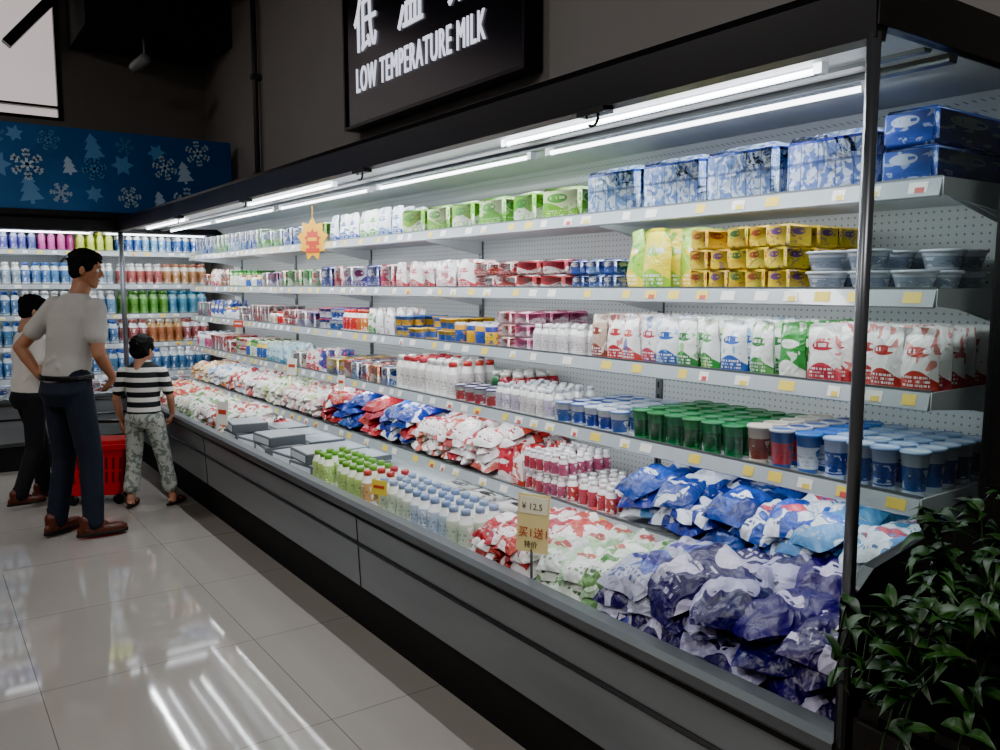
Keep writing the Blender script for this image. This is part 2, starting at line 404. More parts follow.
    for i in range(5):
        A=s0+.1+i*L
        for (dd,zz) in((1.60,1.952),(1.78,1.940)):
            if dd<1.7 and i%2==1 : continue
            p=mapf(A,dd,zz); q=mapf(A+L-.12,dd,zz); v=Vector(q)-Vector(p); ln=v.length
            Mx=Matrix.Translation(p)@v.to_track_quat('Z','Y').to_matrix().to_4x4()
            g.add(T_lathe([(0,0),(.007,0),(.007,ln),(0,ln)],10),Mx)
            bx(A-.02,A,dd-.012,dd+.012,zz-.009,zz+.022,1); bx(A+L-.12,A+L-.10,dd-.012,dd+.012,zz-.009,zz+.022,1)
    setparent(g.build(),root)
    mid=(s0+s1)/2; ln=s1-s0-.05
    def dv(d,z): return Vector(mapf(0,d,z))-Vector(mapf(0,0,0))
    area('canopy_led',mapf(mid,1.482,1.958),dv(.6,-.8),ln,.012,LED*3.3,cold,root)
    area('canopy_led_rear',mapf(mid,1.90,1.968),dv(.35,-.9),ln,.008,LED*.7,cold,root)
    for (xf,z) in SH:
        area('shelf_led',mapf(mid,xf+.045,z-.03),dv(.55,-.8),ln,.010,LED*.5,cold,root)
    return mk
main=empty('refrigerated_display_case',(1.95,4.2,0))
A0=.885; S0=1.0
mk=case(main,lambda a,d,z:(d,a,z),A0,7.5,S0,7.3,20)
g,bx,prism=mk('end_panel',[m_black,m_rail])
prism([(1.43,0.0),(2.46,0.0),(2.46,2.05),(1.98,2.05),(1.96,1.02),(1.50,.95),(1.43,.90)],A0-.025,A0,0)
prism([(1.43,1.96),(1.98,1.96),(1.98,2.05),(1.43,2.05)],A0-.025,A0,0)
prism([(1.60,0.0),(2.46,0.0),(2.46,2.05),(2.40,2.05),(2.40,.80),(1.60,.60)],7.48,7.5,0)
setparent(g.build(),main)
N=NT('clear_glass'); tr=N.n('ShaderNodeBsdfTransparent'); gl=N.n('ShaderNodeBsdfGlossy',Roughness=.02)
tr.inputs[0].default_value=(.80,.84,.83,1); mx=N.n('ShaderNodeMixShader',i0=.06,i1=tr.outputs[0],i2=gl.outputs[0]); N.t.links.new(mx.outputs[0],N.out.inputs[0]); m_glass=N.m
g,bx,prism=mk('end_glass',[m_glass]); prism([(1.46,.92),(1.96,1.02),(1.97,1.96),(1.46,1.96)],A0-.015,A0-.009,0); setparent(g.build(),main)
g,bx,prism=mk('corner_posts',[m_post])
g.add(T_lathe([(0,.60),(.0125,.60),(.0125,1.95),(0,1.95)],14),Matrix.Translation((1.441,A0-.010,0)))
g.add(T_lathe([(0,.60),(.02,.60),(.02,1.95),(0,1.95)],14),Matrix.Translation((1.45,7.5,0)))
setparent(g.build(),main)
g=G('curtain_hooks',[m_black])
for y in(1.62,2.95,4.3,5.6):
    for t in range(14):
        a=t/14*math.pi*1.7; a2=(t+1)/14*math.pi*1.7; r=.022
        p=Vector((1.43,y+r*math.cos(a),1.93+r*math.sin(a)-.01)); q=Vector((1.43,y+r*math.cos(a2),1.93+r*math.sin(a2)-.01))
        v=q-p; g.add(T_lathe([(.004,0),(.004,v.length)],6),Matrix.Translation(p)@v.to_track_quat('Z','Y').to_matrix().to_4x4())
    g.box(1.42,1.455,y-.05,y+.05,1.925,1.94)
setparent(g.build(),main)
far=empty('refrigerated_display_case',(0.4,8.0,0))
DF=6.12
_SH=SH[:]
SH=[(1.90,1.79),(1.90,1.50),(1.90,1.235),(1.88,.975),(1.85,.71)]
case(far,lambda a,d,z:(a,d+DF,z),-2.6,2.40,-2.5,2.36,7.5)
SHF=SH; SH=_SH
# ------------------------------------------------------------ blue header banner
ban=empty('snowflake_banner',(0,7.6,2.5))
m_blue=simple('banner_blue','#245a90',.5,nscale=1.5,namt=.35)
m_flake=simple('banner_flake','#a9c2da',.5); m_flake2=simple('banner_flake_dim','#5a8dbe',.5)
g=G('board',[m_blue,m_flake,m_flake2,m_fascia])
g.box(-2.6,2.42,7.60,7.66,2.10,2.76,0); g.box(-2.6,2.42,7.59,7.66,2.05,2.10,3)
def flat(poly,x,z,s,ang,m):
    ca,sa=math.cos(ang),math.sin(ang)
    V=[(x+s*(a*ca-b*sa),7.597,z+s*(a*sa+b*ca)) for a,b in poly]
    g.add((V,[tuple(range(len(V)))],[m],None),smooth=False)
def bar(x1,z1,x2,z2,wd,m):
    d=Vector((x2-x1,z2-z1)); nrm=Vector((-d.y,d.x)).normalized()*wd/2
    V=[(x1+nrm.x,7.596,z1+nrm.y),(x1-nrm.x,7.596,z1-nrm.y),(x2-nrm.x,7.596,z2-nrm.y),(x2+nrm.x,7.596,z2+nrm.y)]
    g.add((V,[(0,1,2,3)],[m],None),smooth=False)
def flake(x,z,s,m):
    a0=R.random()
    for i in range(6):
        a=a0+i*math.pi/3; ex,ez=x+s*math.cos(a),z+s*math.sin(a); bar(x,z,ex,ez,s*.17,m)
        for t in(.45,.72):
            for sg in(-1,1):
                bx_,bz_=x+s*t*math.cos(a),z+s*t*math.sin(a); b=a+sg*math.pi/4
                bar(bx_,bz_,bx_+s*.3*math.cos(b),bz_+s*.3*math.sin(b),s*.12,m)
def star(n,ri): return [((1 if i%2==0 else ri)*math.cos(math.pi/2+i*math.pi/n),(1 if i%2==0 else ri)*math.sin(math.pi/2+i*math.pi/n)) for i in range(2*n)]
tree=[(0,1),(.45,.4),(.25,.4),(.6,-.15),(.35,-.15),(.75,-.75),(.12,-.75),(.12,-1),(-.12,-1),(-.12,-.75),(-.75,-.75),(-.35,-.15),(-.6,-.15),(-.25,.4),(-.45,.4)]
x=-2.45;i=0
while x<2.3:
    for rowz in(2.24,2.46,2.65):
        xx=x+R.uniform(-.08,.08); zz=rowz+R.uniform(-.04,.04); m=1 if R.random()<.5 else 2; s=R.uniform(.06,.13)
        if zz+s>2.75: s=2.75-zz
        t=i%4
        if t in(0,2): flake(xx,zz,s,m)
        elif t==1: flat(star(6,.55),xx,zz,s*.9,R.random(),m)
        else: flat(tree,xx,zz,s*.95,.15,m)
        i+=1
    x+=.25
setparent(g.build(),ban)
# ------------------------------------------------------------ lit sign
sg=empty('illuminated_shop_sign',(2.44,4.1,2.9))
g=G('sign_panel',[simple('sign_face','#0c0b1c',.25,nscale=2,namt=.2),m_black])
Y0s=3.20
g.box(2.40,2.48,Y0s,5.12,2.52,3.55,0)
for (a,b,c0,d0) in((Y0s-.02,Y0s,2.50,3.57),(5.12,5.14,2.50,3.57)): g.box(2.385,2.49,a,b,c0,d0,1)
g.box(2.385,2.49,Y0s,5.12,2.50,2.52,1); g.box(2.385,2.49,Y0s,5.12,3.55,3.57,1)
setparent(g.build(),sg)
m_lit=simple('sign_letters_lit','#ffffff',.5,em='#e8eaff',es=1.4)
def text(name,body,loc,size,rot,mat,parent,sx=1,ext=.004,bold=.0,align='LEFT',spacing=1.0):
    cu=bpy.data.curves.new(name,'FONT'); cu.body=body; cu.size=size; cu.extrude=ext; cu.offset=bold; cu.align_x=align; cu.space_character=spacing
    cu.materials.append(mat); o=bpy.data.objects.new(name,cu); o.location=loc; o.rotation_euler=rot; o.scale=(sx,1,1); COL.objects.link(o); setparent(o,parent); return o
rot=(math.pi/2,0,-math.pi/2)
text('latin_letters','LOW TEMPERATURE MILK',(2.394,4.97,2.71),.215,rot,m_lit,sg,sx=.525,bold=.0,spacing=1.13)
for i,ch in enumerate('低温奶'):
    text('character_%d'%(i+1),ch,(2.394,4.99-i*.56,2.98),.36,rot,m_lit,sg,sx=.88,bold=.0)
# ------------------------------------------------------------ products
def MX(x,y,z,rz=0,rx=0,ry=0,s=1): return Matrix.Translation((x,y,z))@Matrix.Rotation(rz,4,'Z')@Matrix.Rotation(rx,4,'X')@Matrix.Rotation(ry,4,'Y')@Matrix.Scale(s,4)
def row(name,T,mats,Y0,Y1,z,Xf,w,d,pal,nd=2,stack=1,h=0,run=2,jit=.004,rot=.08,frame='m',tilt=0,g=None,moff=0):
    own=g is None
    if own: g=G(name,mats)
    n=max(1,int((Y1-Y0+1e-6)/w)); w2=(Y1-Y0)/n
    off=R.randint(0,10)
    for i in range(n):
        y=Y0+(i+.5)*w2; p=pal[((i+off)//run)%len(pal)]
        k0=1 if (nd>2 and R.random()<.05) else 0
        for k in range(k0,nd):
            st=stack
            if stack>1 and R.random()<.15: st=stack-1
            for s in range(st):
                t=T[R.randrange(len(T))] if isinstance(T,list) else T
                jy=R.uniform(-jit,jit); jd=R.uniform(-jit,jit)*2; rz=R.uniform(-rot,rot)
                dd=Xf+.018+d/2+k*(d+.004)+jd
                if frame=='m': M=MX(dd,y+jy,z+.001+s*h,-math.pi/2+rz,tilt)
                else: M=MX(y+jy,dd+DF,z+.001+s*h,rz,tilt)
                g.add(t,M,p,moff=moff)
    if own: return g.build()
def pile(name,Y0,Y1,z,X0,X1,w,l,h,pal,n,layers=2,slope=0.0,seed=0,spread=.5,tlo=.1,thi=.4,kk=None):
    T=[T_pillow(w,l,h,seed+i) for i in range(6)]; g=G(name,[PM['film']])
    for L in range(layers):
        m=n if L==0 else max(2,int(n*.85))
        for i in range(m):
            y=Y0+(Y1-Y0)*(i+.5+R.uniform(-.3,.3))/m
            y=min(max(y,Y0+w*.4),Y1-w*.4)
            p=pal[(i*len(pal)//m+ (1 if R.random()<.2 else 0))%len(pal)]
            k=kk or max(1,int((X1-X0)/(l*.72)))
            for j in range(k):
                x=X0+l/2+(X1-X0-l)*(j/(max(1,k-1)) if k>1 else .5)+R.uniform(0,.02)
                t=R.uniform(tlo,thi) if x+l/2<X1-.03 else tlo
                zz=z+.004+L*h*.7+slope*(x-X0)+l*.42*math.sin(t)+R.uniform(0,.01)
                g.add(T[R.randrange(6)],MX(x,y,zz,-math.pi/2+R.uniform(-spread,spread),t,R.uniform(-.12,.12)),p)
    return g.build()
lb=[PM['label'],PM['cap']]; ct=[PM['carton']]; pc=[PM['pouch']]; pk=[PM['pack']]
WB=c('#f4f6f8','#2a5fb0','#1b3f9a'); WR=c('#f5f2f0','#c8242c','#d8222a'); WG=c('#f2f6ee','#3f9a35','#1f7a2c')
S1,S2,S3,S4,S5=SH
MIXP=[WB,WR,WG,c('#2a4fa5','#eef0f4','#d8b83a'),c('#c83a3a','#f1e9e6','#f0d8d8'),c('#f2efe6','#d8702f','#b03a2a'),c('#f1f1f3','#8a9fc7','#c23a3a'),
 c('#f3e3ea','#c04a7a','#f4f0f0'),c('#e5c23a','#2f5fb5','#e9e6d8'),c('#f2f2f0','#cfd6de','#7a8fb0'),c('#6aa84a','#eef2e6','#2c7a33'),c('#3a3f8c','#e6e2ee','#c83a5a'),
 c('#f4f4f2','#d9c9b4','#7a4a33'),c('#bfe0ea','#2a8fb0','#f0f4f6'),c('#f3f3f3','#e8e8ea','#b8333a')]
def assorted(name,Y0,Y1,z,Xf,hmax=.14,seed=1):
    rr=random.Random(seed)
    g=G(name,[PM['label'],PM['cap'],PM['carton'],PM['pouch']])
    y=Y0; li=-1
    while y<Y1-.12:
        L=min(rr.uniform(.22,.42),Y1-y); k=rr.choice([0,1,2,3,4,5,6])
        if k==li: k=(k+1)%7
        li=k
        pal=rr.sample(MIXP,rr.choice([1,2,2]))
        if k==0: row('',T_box(.062,.062,.12,.003),None,y,y+L,z,Xf,.066,.066,pal,4,run=rr.choice([1,2]),g=g,moff=2)
        elif k==1: row('',T_box(.1,.1,.05,.006),None,y,y+L,z,Xf,.105,.105,pal,3,2,.052,run=1,g=g,moff=2,rot=.12)
        elif k==2: row('',[T_pouch(.095,min(hmax,.14),.05,rr.randint(0,99)) for _ in range(2)],None,y,y+L,z,Xf,.09,.055,pal,4,run=2,g=g,moff=3,rot=.25)
        elif k==3: row('',T_bottle(.025,.125,.014,.7),None,y,y+L,z,Xf,.054,.054,pal,5,run=3,g=g)
        elif k==4: row('',T_cup(.025,.031,.062),None,y,y+L,z,Xf,.07,.07,pal,4,2,.064,run=2,g=g)
        elif k==5: row('',T_box(.14,.11,.1,.008),None,y,y+L,z,Xf,.145,.115,pal,3,run=1,g=g,moff=2,rot=.12)
        else: row('',T_multi(T_bottle(.02,.085,.011,.7),2,2,.041,.041),None,y,y+L,z,Xf,.088,.088,pal,3,run=1,g=g)
        y+=L+.008
    return g.build()
# shelf 1
row('milk_carton_packs',T_box(.135,.36,.088,.010),ct,1.02,1.165,S1[1],S1[0],.13,.36,[c('#2a52ac','#1f4496','#b9c6de')],1,2,.09,rot=.02)
row('milk_shrink_packs',T_box(.258,.20,.155,.016),pk,1.18,2.28,S1[1],S1[0],.27,.20,[c('#bccbe0','#4a70b4','#173a98')],2,1,rot=.02)
row('green_milk_cartons',T_box(.19,.15,.115,.012),ct,2.30,3.62,S1[1],S1[0],.195,.15,[c('#8cc63a','#f3f6e8','#3b9a2d'),c('#d5ebb0','#6fb82a','#4aa32e')],2,1,run=1,rot=.2)
row('milk_pouches',[T_pouch(.12,.15,.05,i) for i in range(3)],pc,3.64,4.5,S1[1],S1[0],.12,.06,[WB,c('#e9eef6','#1f4fa5','#57a0dd'),WG],3,run=2)
row('green_milk_cartons',T_box(.15,.14,.12,.01),ct,4.52,5.6,S1[1],S1[0],.155,.15,[c('#9acb5a','#f3f6e8','#3b9a2d'),WB,c('#f0f2f0','#6db33f','#2c6db5')],2,run=2,rot=.1)
row('milk_cartons',T_box(.09,.09,.14,.005),ct,5.62,7.2,S1[1],S1[0],.1,.1,[WB,c('#f2f2f2','#8fb7dc','#2855a8'),WG],3,run=3)
# shelf 2
row('yogurt_tubs',T_bowl(.038,.052,.053),[PM['label'],PM['plain']],1.03,1.40,S2[1],S2[0],.118,.12,[c('#b3b9c2','#75808f','#3d4c66'),c('#a9b1ba','#68748a','#31425f')],3,2,.054,run=1)
row('yellow_yogurt_packs',T_box(.068,.11,.06,.006),ct,1.42,1.78,S2[1],S2[0],.072,.12,[c('#ecc91f','#f2d52e','#6a3a8c'),c('#e6bf1a','#f4dd4a','#a03a2a'),c('#ecc91f','#e0b02a','#3a6a3a')],3,3,.062,run=1)
row('yellow_green_pouches',[T_pouch(.115,.20,.07,10+i) for i in range(3)],pc,1.79,2.08,S2[1],S2[0],.095,.075,[c('#eadb2f','#8fbf2a','#3f9e3a'),c('#9fcc3a','#f0d02c','#4aa83a')],4,run=1,rot=.5)
row('blue_yogurt_packs',T_box(.065,.1,.052,.008),ct,2.10,2.36,S2[1],S2[0],.068,.11,[c('#1f3f93','#2f59b5','#e7e2d8'),c('#27479a','#7aa5dd','#f0f0f0')],3,2,.054,run=1)
row('red_yogurt_packs',T_box(.13,.11,.055,.01),ct,2.38,3.0,S2[1],S2[0],.135,.12,[c('#b8302f','#efe9e6','#8f1f28'),c('#efe8e6','#c03a3b','#8c2a2a')],3,2,.057,run=2,rot=.15)
row('white_red_pouches',[T_pouch(.13,.13,.05,20+i) for i in range(3)],pc,3.02,3.72,S2[1],S2[0],.13,.06,[c('#f0ecec','#c6424a','#d9898e'),c('#f3f3f3','#ddb6bb','#b3262c')],3,run=2,rot=.2)
row('yogurt_packs',T_box(.13,.11,.12,.01),ct,3.74,4.6,S2[1],S2[0],.14,.12,[WB,c('#f3eef2','#4b3a86','#8a2a5a'),WR,c('#33408c','#4150a3','#e8e8ee')],3,1,run=1,rot=.15)
row('green_milk_packs',T_box(.12,.11,.11,.01),ct,4.62,5.3,S2[1],S2[0],.13,.12,[c('#4f9e3c','#e9f2e0','#257a2a'),c('#e7efe2','#4a8a3a','#c83b2c')],3,run=1,rot=.15)
assorted('assorted_dairy_packs',5.32,7.2,S2[1],S2[0],.14,5)
# shelf 3
RW=c('#efefed','#b3292f','#cf4b45'); GW=c('#eef1ee','#2f7f3a','#6fb262'); BWp=c('#eff3f6','#2c5fb2','#7fb3dd'); RB=c('#f4f0f0','#bc3a44','#3b62ad')
def seqrow(name,T,mats,segs,z,Xf,d,nd,**k):
    g=G(name,mats)
    for (a,b,w,p) in segs: row(name,T,mats,a,b,z,Xf,w,d,p,nd,g=g,**k)
    return g.build()
seqrow('yogurt_stand_pouches',[T_pouch(.092,.158,.055,30+i) for i in range(5)],pc,
 [(1.01,1.36,.086,[RW]),(1.37,1.46,.09,[c('#2f8f3a','#e9efe4','#e9efe4')]),(1.47,1.56,.085,[GW]),(1.565,1.66,.08,[BWp]),(1.67,1.83,.08,[GW,c('#eef3f0','#2f8f3a','#b9d86a')]),(1.84,2.0,.08,[RB,BWp]),(2.0,2.16,.08,[RW,RB]),(2.165,2.26,.08,[c('#b9a193','#8a3b30','#e8e0d8')])],S3[1],S3[0],.062,5,run=1,rot=.28)
row('small_milk_bottles',T_bottle(.021,.11,.012),lb,2.27,2.58,S3[1],S3[0],.045,.045,[c('#f2f2f0','#d3cccf','#f5f5f5')],4)
row('pink_yogurt_packs',T_box(.09,.1,.05,.008),ct,2.6,2.82,S3[1],S3[0],.1,.11,[c('#d06a9a','#f3e3ea','#b32a5f'),c('#c8434a','#f0d8d8','#f3f0f0')],3,3,.052,run=1)
row('drink_cans',T_lathe([(0,0),(.028,0),(.03,.006),(.03,.085),(.026,.092),(.026,.095),(0,.093)],14,[0,0,0,1,1,1]),lb,2.84,3.16,S3[1],S3[0],.066,.066,[c('#25409a','#e2b21f','#d9dde2'),c('#e2a81c','#2a4aa8','#d9dde2')],4,run=1)
row('yogurt_cup_stacks',T_multi(T_cup(.024,.029,.052),2,1,.062,.06),lb,3.18,3.72,S3[1],S3[0],.13,.065,[c('#e1ad22','#2a58b5','#e4b93a'),c('#2f5fbc','#e2b21f','#3a6fd0')],4,2,.055,run=1)
assorted('assorted_dairy_packs',3.74,7.2,S3[1],S3[0],.14,9)
# shelf 4
seqrow('tumbler_yogurt_cups',T_cup(.026,.033,.112),lb,
 [(1.01,1.30,.072,[c('#c0cddd','#214c98','#8aa4c4'),c('#a9bcd6','#184494','#7798c0')]),(1.305,1.38,.072,[c('#1f5aa8','#d8e2ee','#2a6fc4')]),(1.39,1.46,.07,[c('#2c4f9a','#b83a3a','#b5bbc6')]),(1.47,1.54,.07,[c('#cfc6b4','#7a3f30','#dfd9cf')])],S4[1],S4[0],.072,5,run=1)
row('green_cups',T_cup(.026,.033,.10,.002),lb,1.56,2.02,S4[1],S4[0],.073,.073,[c('#12703a','#0c4a28','#157034'),c('#1f8044','#0a4a24','#1a6a38')],5,1,run=2)
row('blue_lid_cups',T_cup(.027,.033,.08,.002),lb,2.04,2.42,S4[1],S4[0],.073,.073,[c('#d6dbe6','#2c50a8','#4468b0'),c('#cfd6e2','#1c3c98','#b0c0d8')],5,1,run=2)
row('small_milk_bottles',T_bottle(.022,.115,.012),lb,2.44,2.80,S4[1],S4[0],.047,.047,[c('#f3f3f1','#d3cccc','#e9eaec'),c('#f3f3f1','#b9b0c4','#c8ccd5')],5,run=3)
row('yogurt_jars',T_bottle(.03,.135,.021,.8),lb,2.82,3.05,S4[1],S4[0]+.13,.062,.062,[c('#a8262a','#8f1c22','#e0dfd8'),c('#2c6a3a','#1c4c2a','#e0dfd8')],4,run=2)
row('drink_cups',T_cup(.025,.03,.075),lb,2.82,3.14,S4[1],S4[0],.066,.066,[c('#dcdee0','#b8343a','#3a2f6a')],2,run=1)
row('white_milk_bottles',T_bottle(.03,.165,.018,.7),lb,3.16,3.72,S4[1],S4[0]+.02,.063,.063,[c('#f4f4f0','#e5e3dd','#f4f4f2'),c('#f4f4f0','#d7cece','#c42c34')],4,run=3)
row('yogurt_packs',T_box(.10,.1,.1,.008),ct,3.74,4.3,S4[1],S4[0],.11,.11,[c('#d8632a','#f1e6da','#a02a2a'),c('#efe9e2','#b8343a','#3a2f6a'),WB],3,run=1,rot=.15)
assorted('assorted_dairy_packs',4.32,7.2,S4[1],S4[0],.13,14)
# shelf 5
BW=c('#0e2c84','#d5dbe6','#d2d8e4'); BW2=c('#c9d4e2','#103894','#1a48a8'); BW3=c('#143c9c','#0a2474','#d5deea'); CY=c('#4f8cc0','#dde4ea','#2454a8')
pile('blue_milk_bags',1.02,2.0,S5[1],S5[0],2.34,.14,.20,.05,[c('#dfe7ee','#4f90c4','#b83a5a'),CY,BW2,c('#dbe2ea','#1446a4','#bf3a4a'),BW3,BW,BW3,BW],8,3,slope=.1,seed=100,tlo=.08,thi=.4)
row('red_label_bottles',T_bottle(.021,.1,.012),lb,2.02,2.28,S5[1],S5[0],.045,.045,[c('#f3f0f0','#b83a4a','#e2e2e2')],5,run=4)
row('mini_drink_bottles',T_bottle(.018,.08,.011),lb,2.30,2.54,S5[1],S5[0],.04,.04,[c('#e9e4e6','#b23a4a','#e8e8ec'),c('#e9e4e6','#a84a6a','#f2f2f2')],6,2,.082,run=3)
row('red_white_pouches',[T_pouch(.085,.13,.05,70+i) for i in range(3)],pc,2.55,2.74,S5[1],S5[0],.085,.055,[WR,c('#c8242c','#f0e8e8','#f0d8d8')],6,run=1,rot=.3)
pile('red_milk_bags',2.76,3.4,S5[1],S5[0],2.34,.12,.17,.045,[c('#ece6e6','#b82c30','#f2f2f2'),c('#f0ebe9','#c05a4a','#b01f22')],8,4,slope=.1,seed=120)
pile('blue_red_milk_bags',3.42,4.5,S5[1],S5[0],2.34,.15,.2,.05,[c('#10349c','#dfe3ee','#2a5fd0'),c('#ac161c','#b92a28','#f1e0e0'),c('#14348f','#1a48ac','#f0f0f6'),c('#ac1a20','#f0eded','#c03c3c')],8,4,slope=.12,seed=140)
pile('mixed_yogurt_bags',4.52,7.2,S5[1],S5[0],2.34,.1,.14,.045,[c('#e8e3e1','#c7938c','#b03a34'),c('#e9e9e2','#b8d090','#5a8a2a'),c('#e8e8e8','#b93a3c','#eeeeee'),c('#eae8e2','#98b4dc','#2a50a0'),c('#dfcba0','#c06a2a','#f0f0f0')],26,3,slope=.1,seed=160)
# deck
PU=c('#14024a','#c2bdd8','#170552'); PU2=c('#180556','#1c0a60','#c4bedc'); PU3=c('#aca8cc','#14034c','#190658')
pile('purple_milk_bags',.91,1.52,DZ,1.51,2.2,.20,.26,.07,[PU,PU2,PU,PU3,PU,PU2],5,3,slope=.0,seed=200,tlo=.05,thi=.42,spread=.7)
pile('white_purple_bags',1.50,1.68,DZ,1.51,2.2,.15,.22,.06,[c('#a9aac0','#4f5aa8','#2a1878'),PU],3,3,slope=.0,seed=210)
pile('green_white_bags',1.68,1.98,DZ,1.51,2.2,.12,.17,.045,[c('#dbe3d5','#72a260','#2f7f2a'),c('#dfe3dd','#a8c8a0','#b03a3a')],4,3,slope=.0,seed=220)
pile('red_white_bags',1.98,2.34,DZ,1.51,2.2,.12,.17,.045,[c('#ece6e6','#c0383e','#a81e24'),c('#ac1a20','#f1ecec','#f0e4e4')],5,3,slope=.0,seed=230)
row('calligraphy_cartons',T_box(.2,.14,.105,.005),ct,2.36,3.0,DZ,1.73,.205,.14,[c('#f1f1ee','#eceae6','#1c1c1c')],2,run=1,rot=.03)
seqrow('milk_bottles',T_bottle(.029,.15,.016,.66,.06),lb,
 [(2.38,3.05,.062,[c('#eff1f0','#b4c4d6','#7e94bc'),c('#eff0ec','#c6d2bc','#8c9fc0')]),(3.05,3.22,.06,[c('#e1e1d9','#c0955f','#b02f22')]),(3.22,3.75,.06,[c('#e4ecd2','#a9c46a','#5c981c')])],DZ,1.505,.061,3,run=4)
g=G('grey_gift_cartons',[simple('grey_carton','#9aa1a7',.35,.2,nscale=12,namt=.2),simple('dark_carton_edge','#4a4f54',.5),simple('pale_carton_label','#c9cfd4',.4)])
for i,yy in enumerate((3.92,4.19,4.47,4.74,5.0)):
    for k in range(2):
        for s in range((1,2)[k] if i%2 else 2):
            x=1.64+k*.245+R.uniform(-.008,.008); y=yy+R.uniform(-.02,.02); M=MX(x,y,DZ+.003+s*(.055 if k==0 else .03),-math.pi/2+R.uniform(-.15,.15))
            hh=.054 if k==0 else .028
            g.add(T_box(.24,.21,hh,.003,1),M,smooth=False)
            V,F,Mi,U=T_box(.225,.195,.002,.0005,0); g.add((V+np.array([0,0,hh]),F,Mi,U),M,smooth=False)
            V,F,Mi,U=T_box(.2,.002,hh*.6,.0005,2); g.add((V+np.array([0,-.106,hh*.2]),F,Mi,U),M,smooth=False)
g.build()
pile('mixed_deck_bags',5.15,7.4,DZ,1.51,2.2,.11,.15,.045,[c('#e9e4e2','#bc4238','#a01f1f'),c('#e9e9e2','#7aa362','#2f7a2a'),c('#eae8e0','#dccdb0','#b0602a'),c('#c03026','#f0e6d8','#e0b040')],22,3,slope=.0,seed=240)
# ------------------------------------------------------------ far case goods
def frow(name,T,mats,i,segs,d,nd,**k):
    g=G(name,mats); xf,z=SHF[i]
    for (a,b,w,p) in segs: row(name,T,mats,a,b,z,xf,w,d,p,nd,frame='f',g=g,**k)
    return g.build()
BT=T_bottle(.032,.19,.017,.7,.05); BT2=T_bottle(.034,.21,.018,.7,.08); BT3=T_bottle(.03,.17,.017,.7,.05)
frow('juice_bottles',BT3,lb,0,[(-2.45,.62,.07,[c('#e9edf2','#6a4fa5','#3a6fb0')]),(.62,.9,.07,[c('#a5afd0','#4a4fa8','#3a4fb0')]),(.9,1.2,.07,[c('#c85a9a','#d04a9f','#d7589a')]),(1.2,1.5,.07,[c('#b9c85a','#c8d84a','#d3c63a')]),(1.52,2.3,.07,[WB,c('#eef2f4','#6f9fd0','#3f7a3a')])],.07,3,run=4)
frow('milk_drink_bottles',BT,lb,1,[(-2.45,1.5,.072,[c('#eef1f3','#5f8fc8','#3a6fc0'),c('#f1f3f3','#9fb6c8','#f0f0f0')]),(1.52,2.3,.072,[c('#e3ded6','#c08a5a','#a86a4a'),c('#e5e2e0','#b8645c','#d8d8d8')])],.072,3,run=5)
frow('water_bottles',BT2,lb,2,[(-2.45,1.5,.074,[c('#cfd9df','#4f7fb0','#2f66b8'),c('#d3dcdc','#5fa59a','#f0f0f0'),c('#d9dde2','#6f9fc8','#e8e8e8')]),(1.52,1.95,.075,[c('#7fae6a','#5a983a','#4a882f')]),(1.95,2.3,.075,[c('#7fafc0','#4f8fb0','#2f7fa0')])],.075,3,run=5)
frow('tea_bottles',BT2,lb,3,[(-2.45,1.5,.074,[c('#bfd3da','#4a8fa8','#2f7fa0'),c('#acc8d0','#3f7f7a','#d0d8de'),c('#c8d6df','#4f80b0','#2f66b8')]),(1.52,2.3,.075,[c('#c9a26a','#b0704a','#d8d0c0'),c('#e9edf2','#a85a5a','#b0605a')])],.075,3,run=4)
frow('water_bottles',BT2,lb,4,[(-2.45,2.3,.074,[c('#c3d3dc','#4a7faf','#2f5fb4'),c('#cfd9de','#3f6fa0','#d9dee2')])],.075,3,run=6)
g=G('boxed_drinks',[PM['carton']])
for xx in np.arange(-2.4,2.3,.16):
    g.add(T_box(.15,.2,.12,.006),MX(xx+.08,1.66+DF,DZ+.001),R.choice([WB,c('#c8572a','#f1e0d0','#d8a23a'),c('#eef0f2','#b83a3a','#b8343a')]))
g.build()
# ------------------------------------------------------------ signs/cards
ps=empty('promo_price_card',(1.52,1.99,.6))
g=G('card',[simple('card_paper','#dcc98a',.6,nscale=10,namt=.06),simple('card_white','#e3dcc0',.6),m_rail])
Mx=MX(1.515,1.975,.68,-math.pi/2+.45,-.10)@Matrix.Scale(.88,4)
V,F,Mi,U=T_box(.125,.003,.205,.001,0); g.add((V,F,Mi,U),Mx,smooth=False)
V,F,Mi,U=T_box(.11,.002,.06,.0005,1); g.add((V+np.array([0,-.0025,.135]),F,Mi,U),Mx,smooth=False)
g.box(1.512,1.518,1.972,1.978,DZ,.69,2)
setparent(g.build(),ps)
m_red=simple('red_ink','#b03a20',.6); m_ink=simple('dark_ink','#4a3a2a',.6)
def ontag(body,x,z,size,mat):
    t=text('card_text',body,(0,0,0),size,(0,0,0),mat,ps,ext=.0006)
    t.parent=None; t.matrix_world=Mx@Matrix.Translation((x,-.004,z))@Matrix.Rotation(math.pi/2,4,'X')
    t.parent=ps; t.matrix_parent_inverse=Matrix.Translation(-Vector(ps.location))
ontag('买1送1',-.055,.055,.040,m_red); ontag('¥ 12.5',-.045,.15,.032,m_ink); ontag('特价',-.03,.018,.026,m_ink)
g=G('price_cards',[simple('card_yellow','#d9bf3a',.6),m_tagw,m_red])
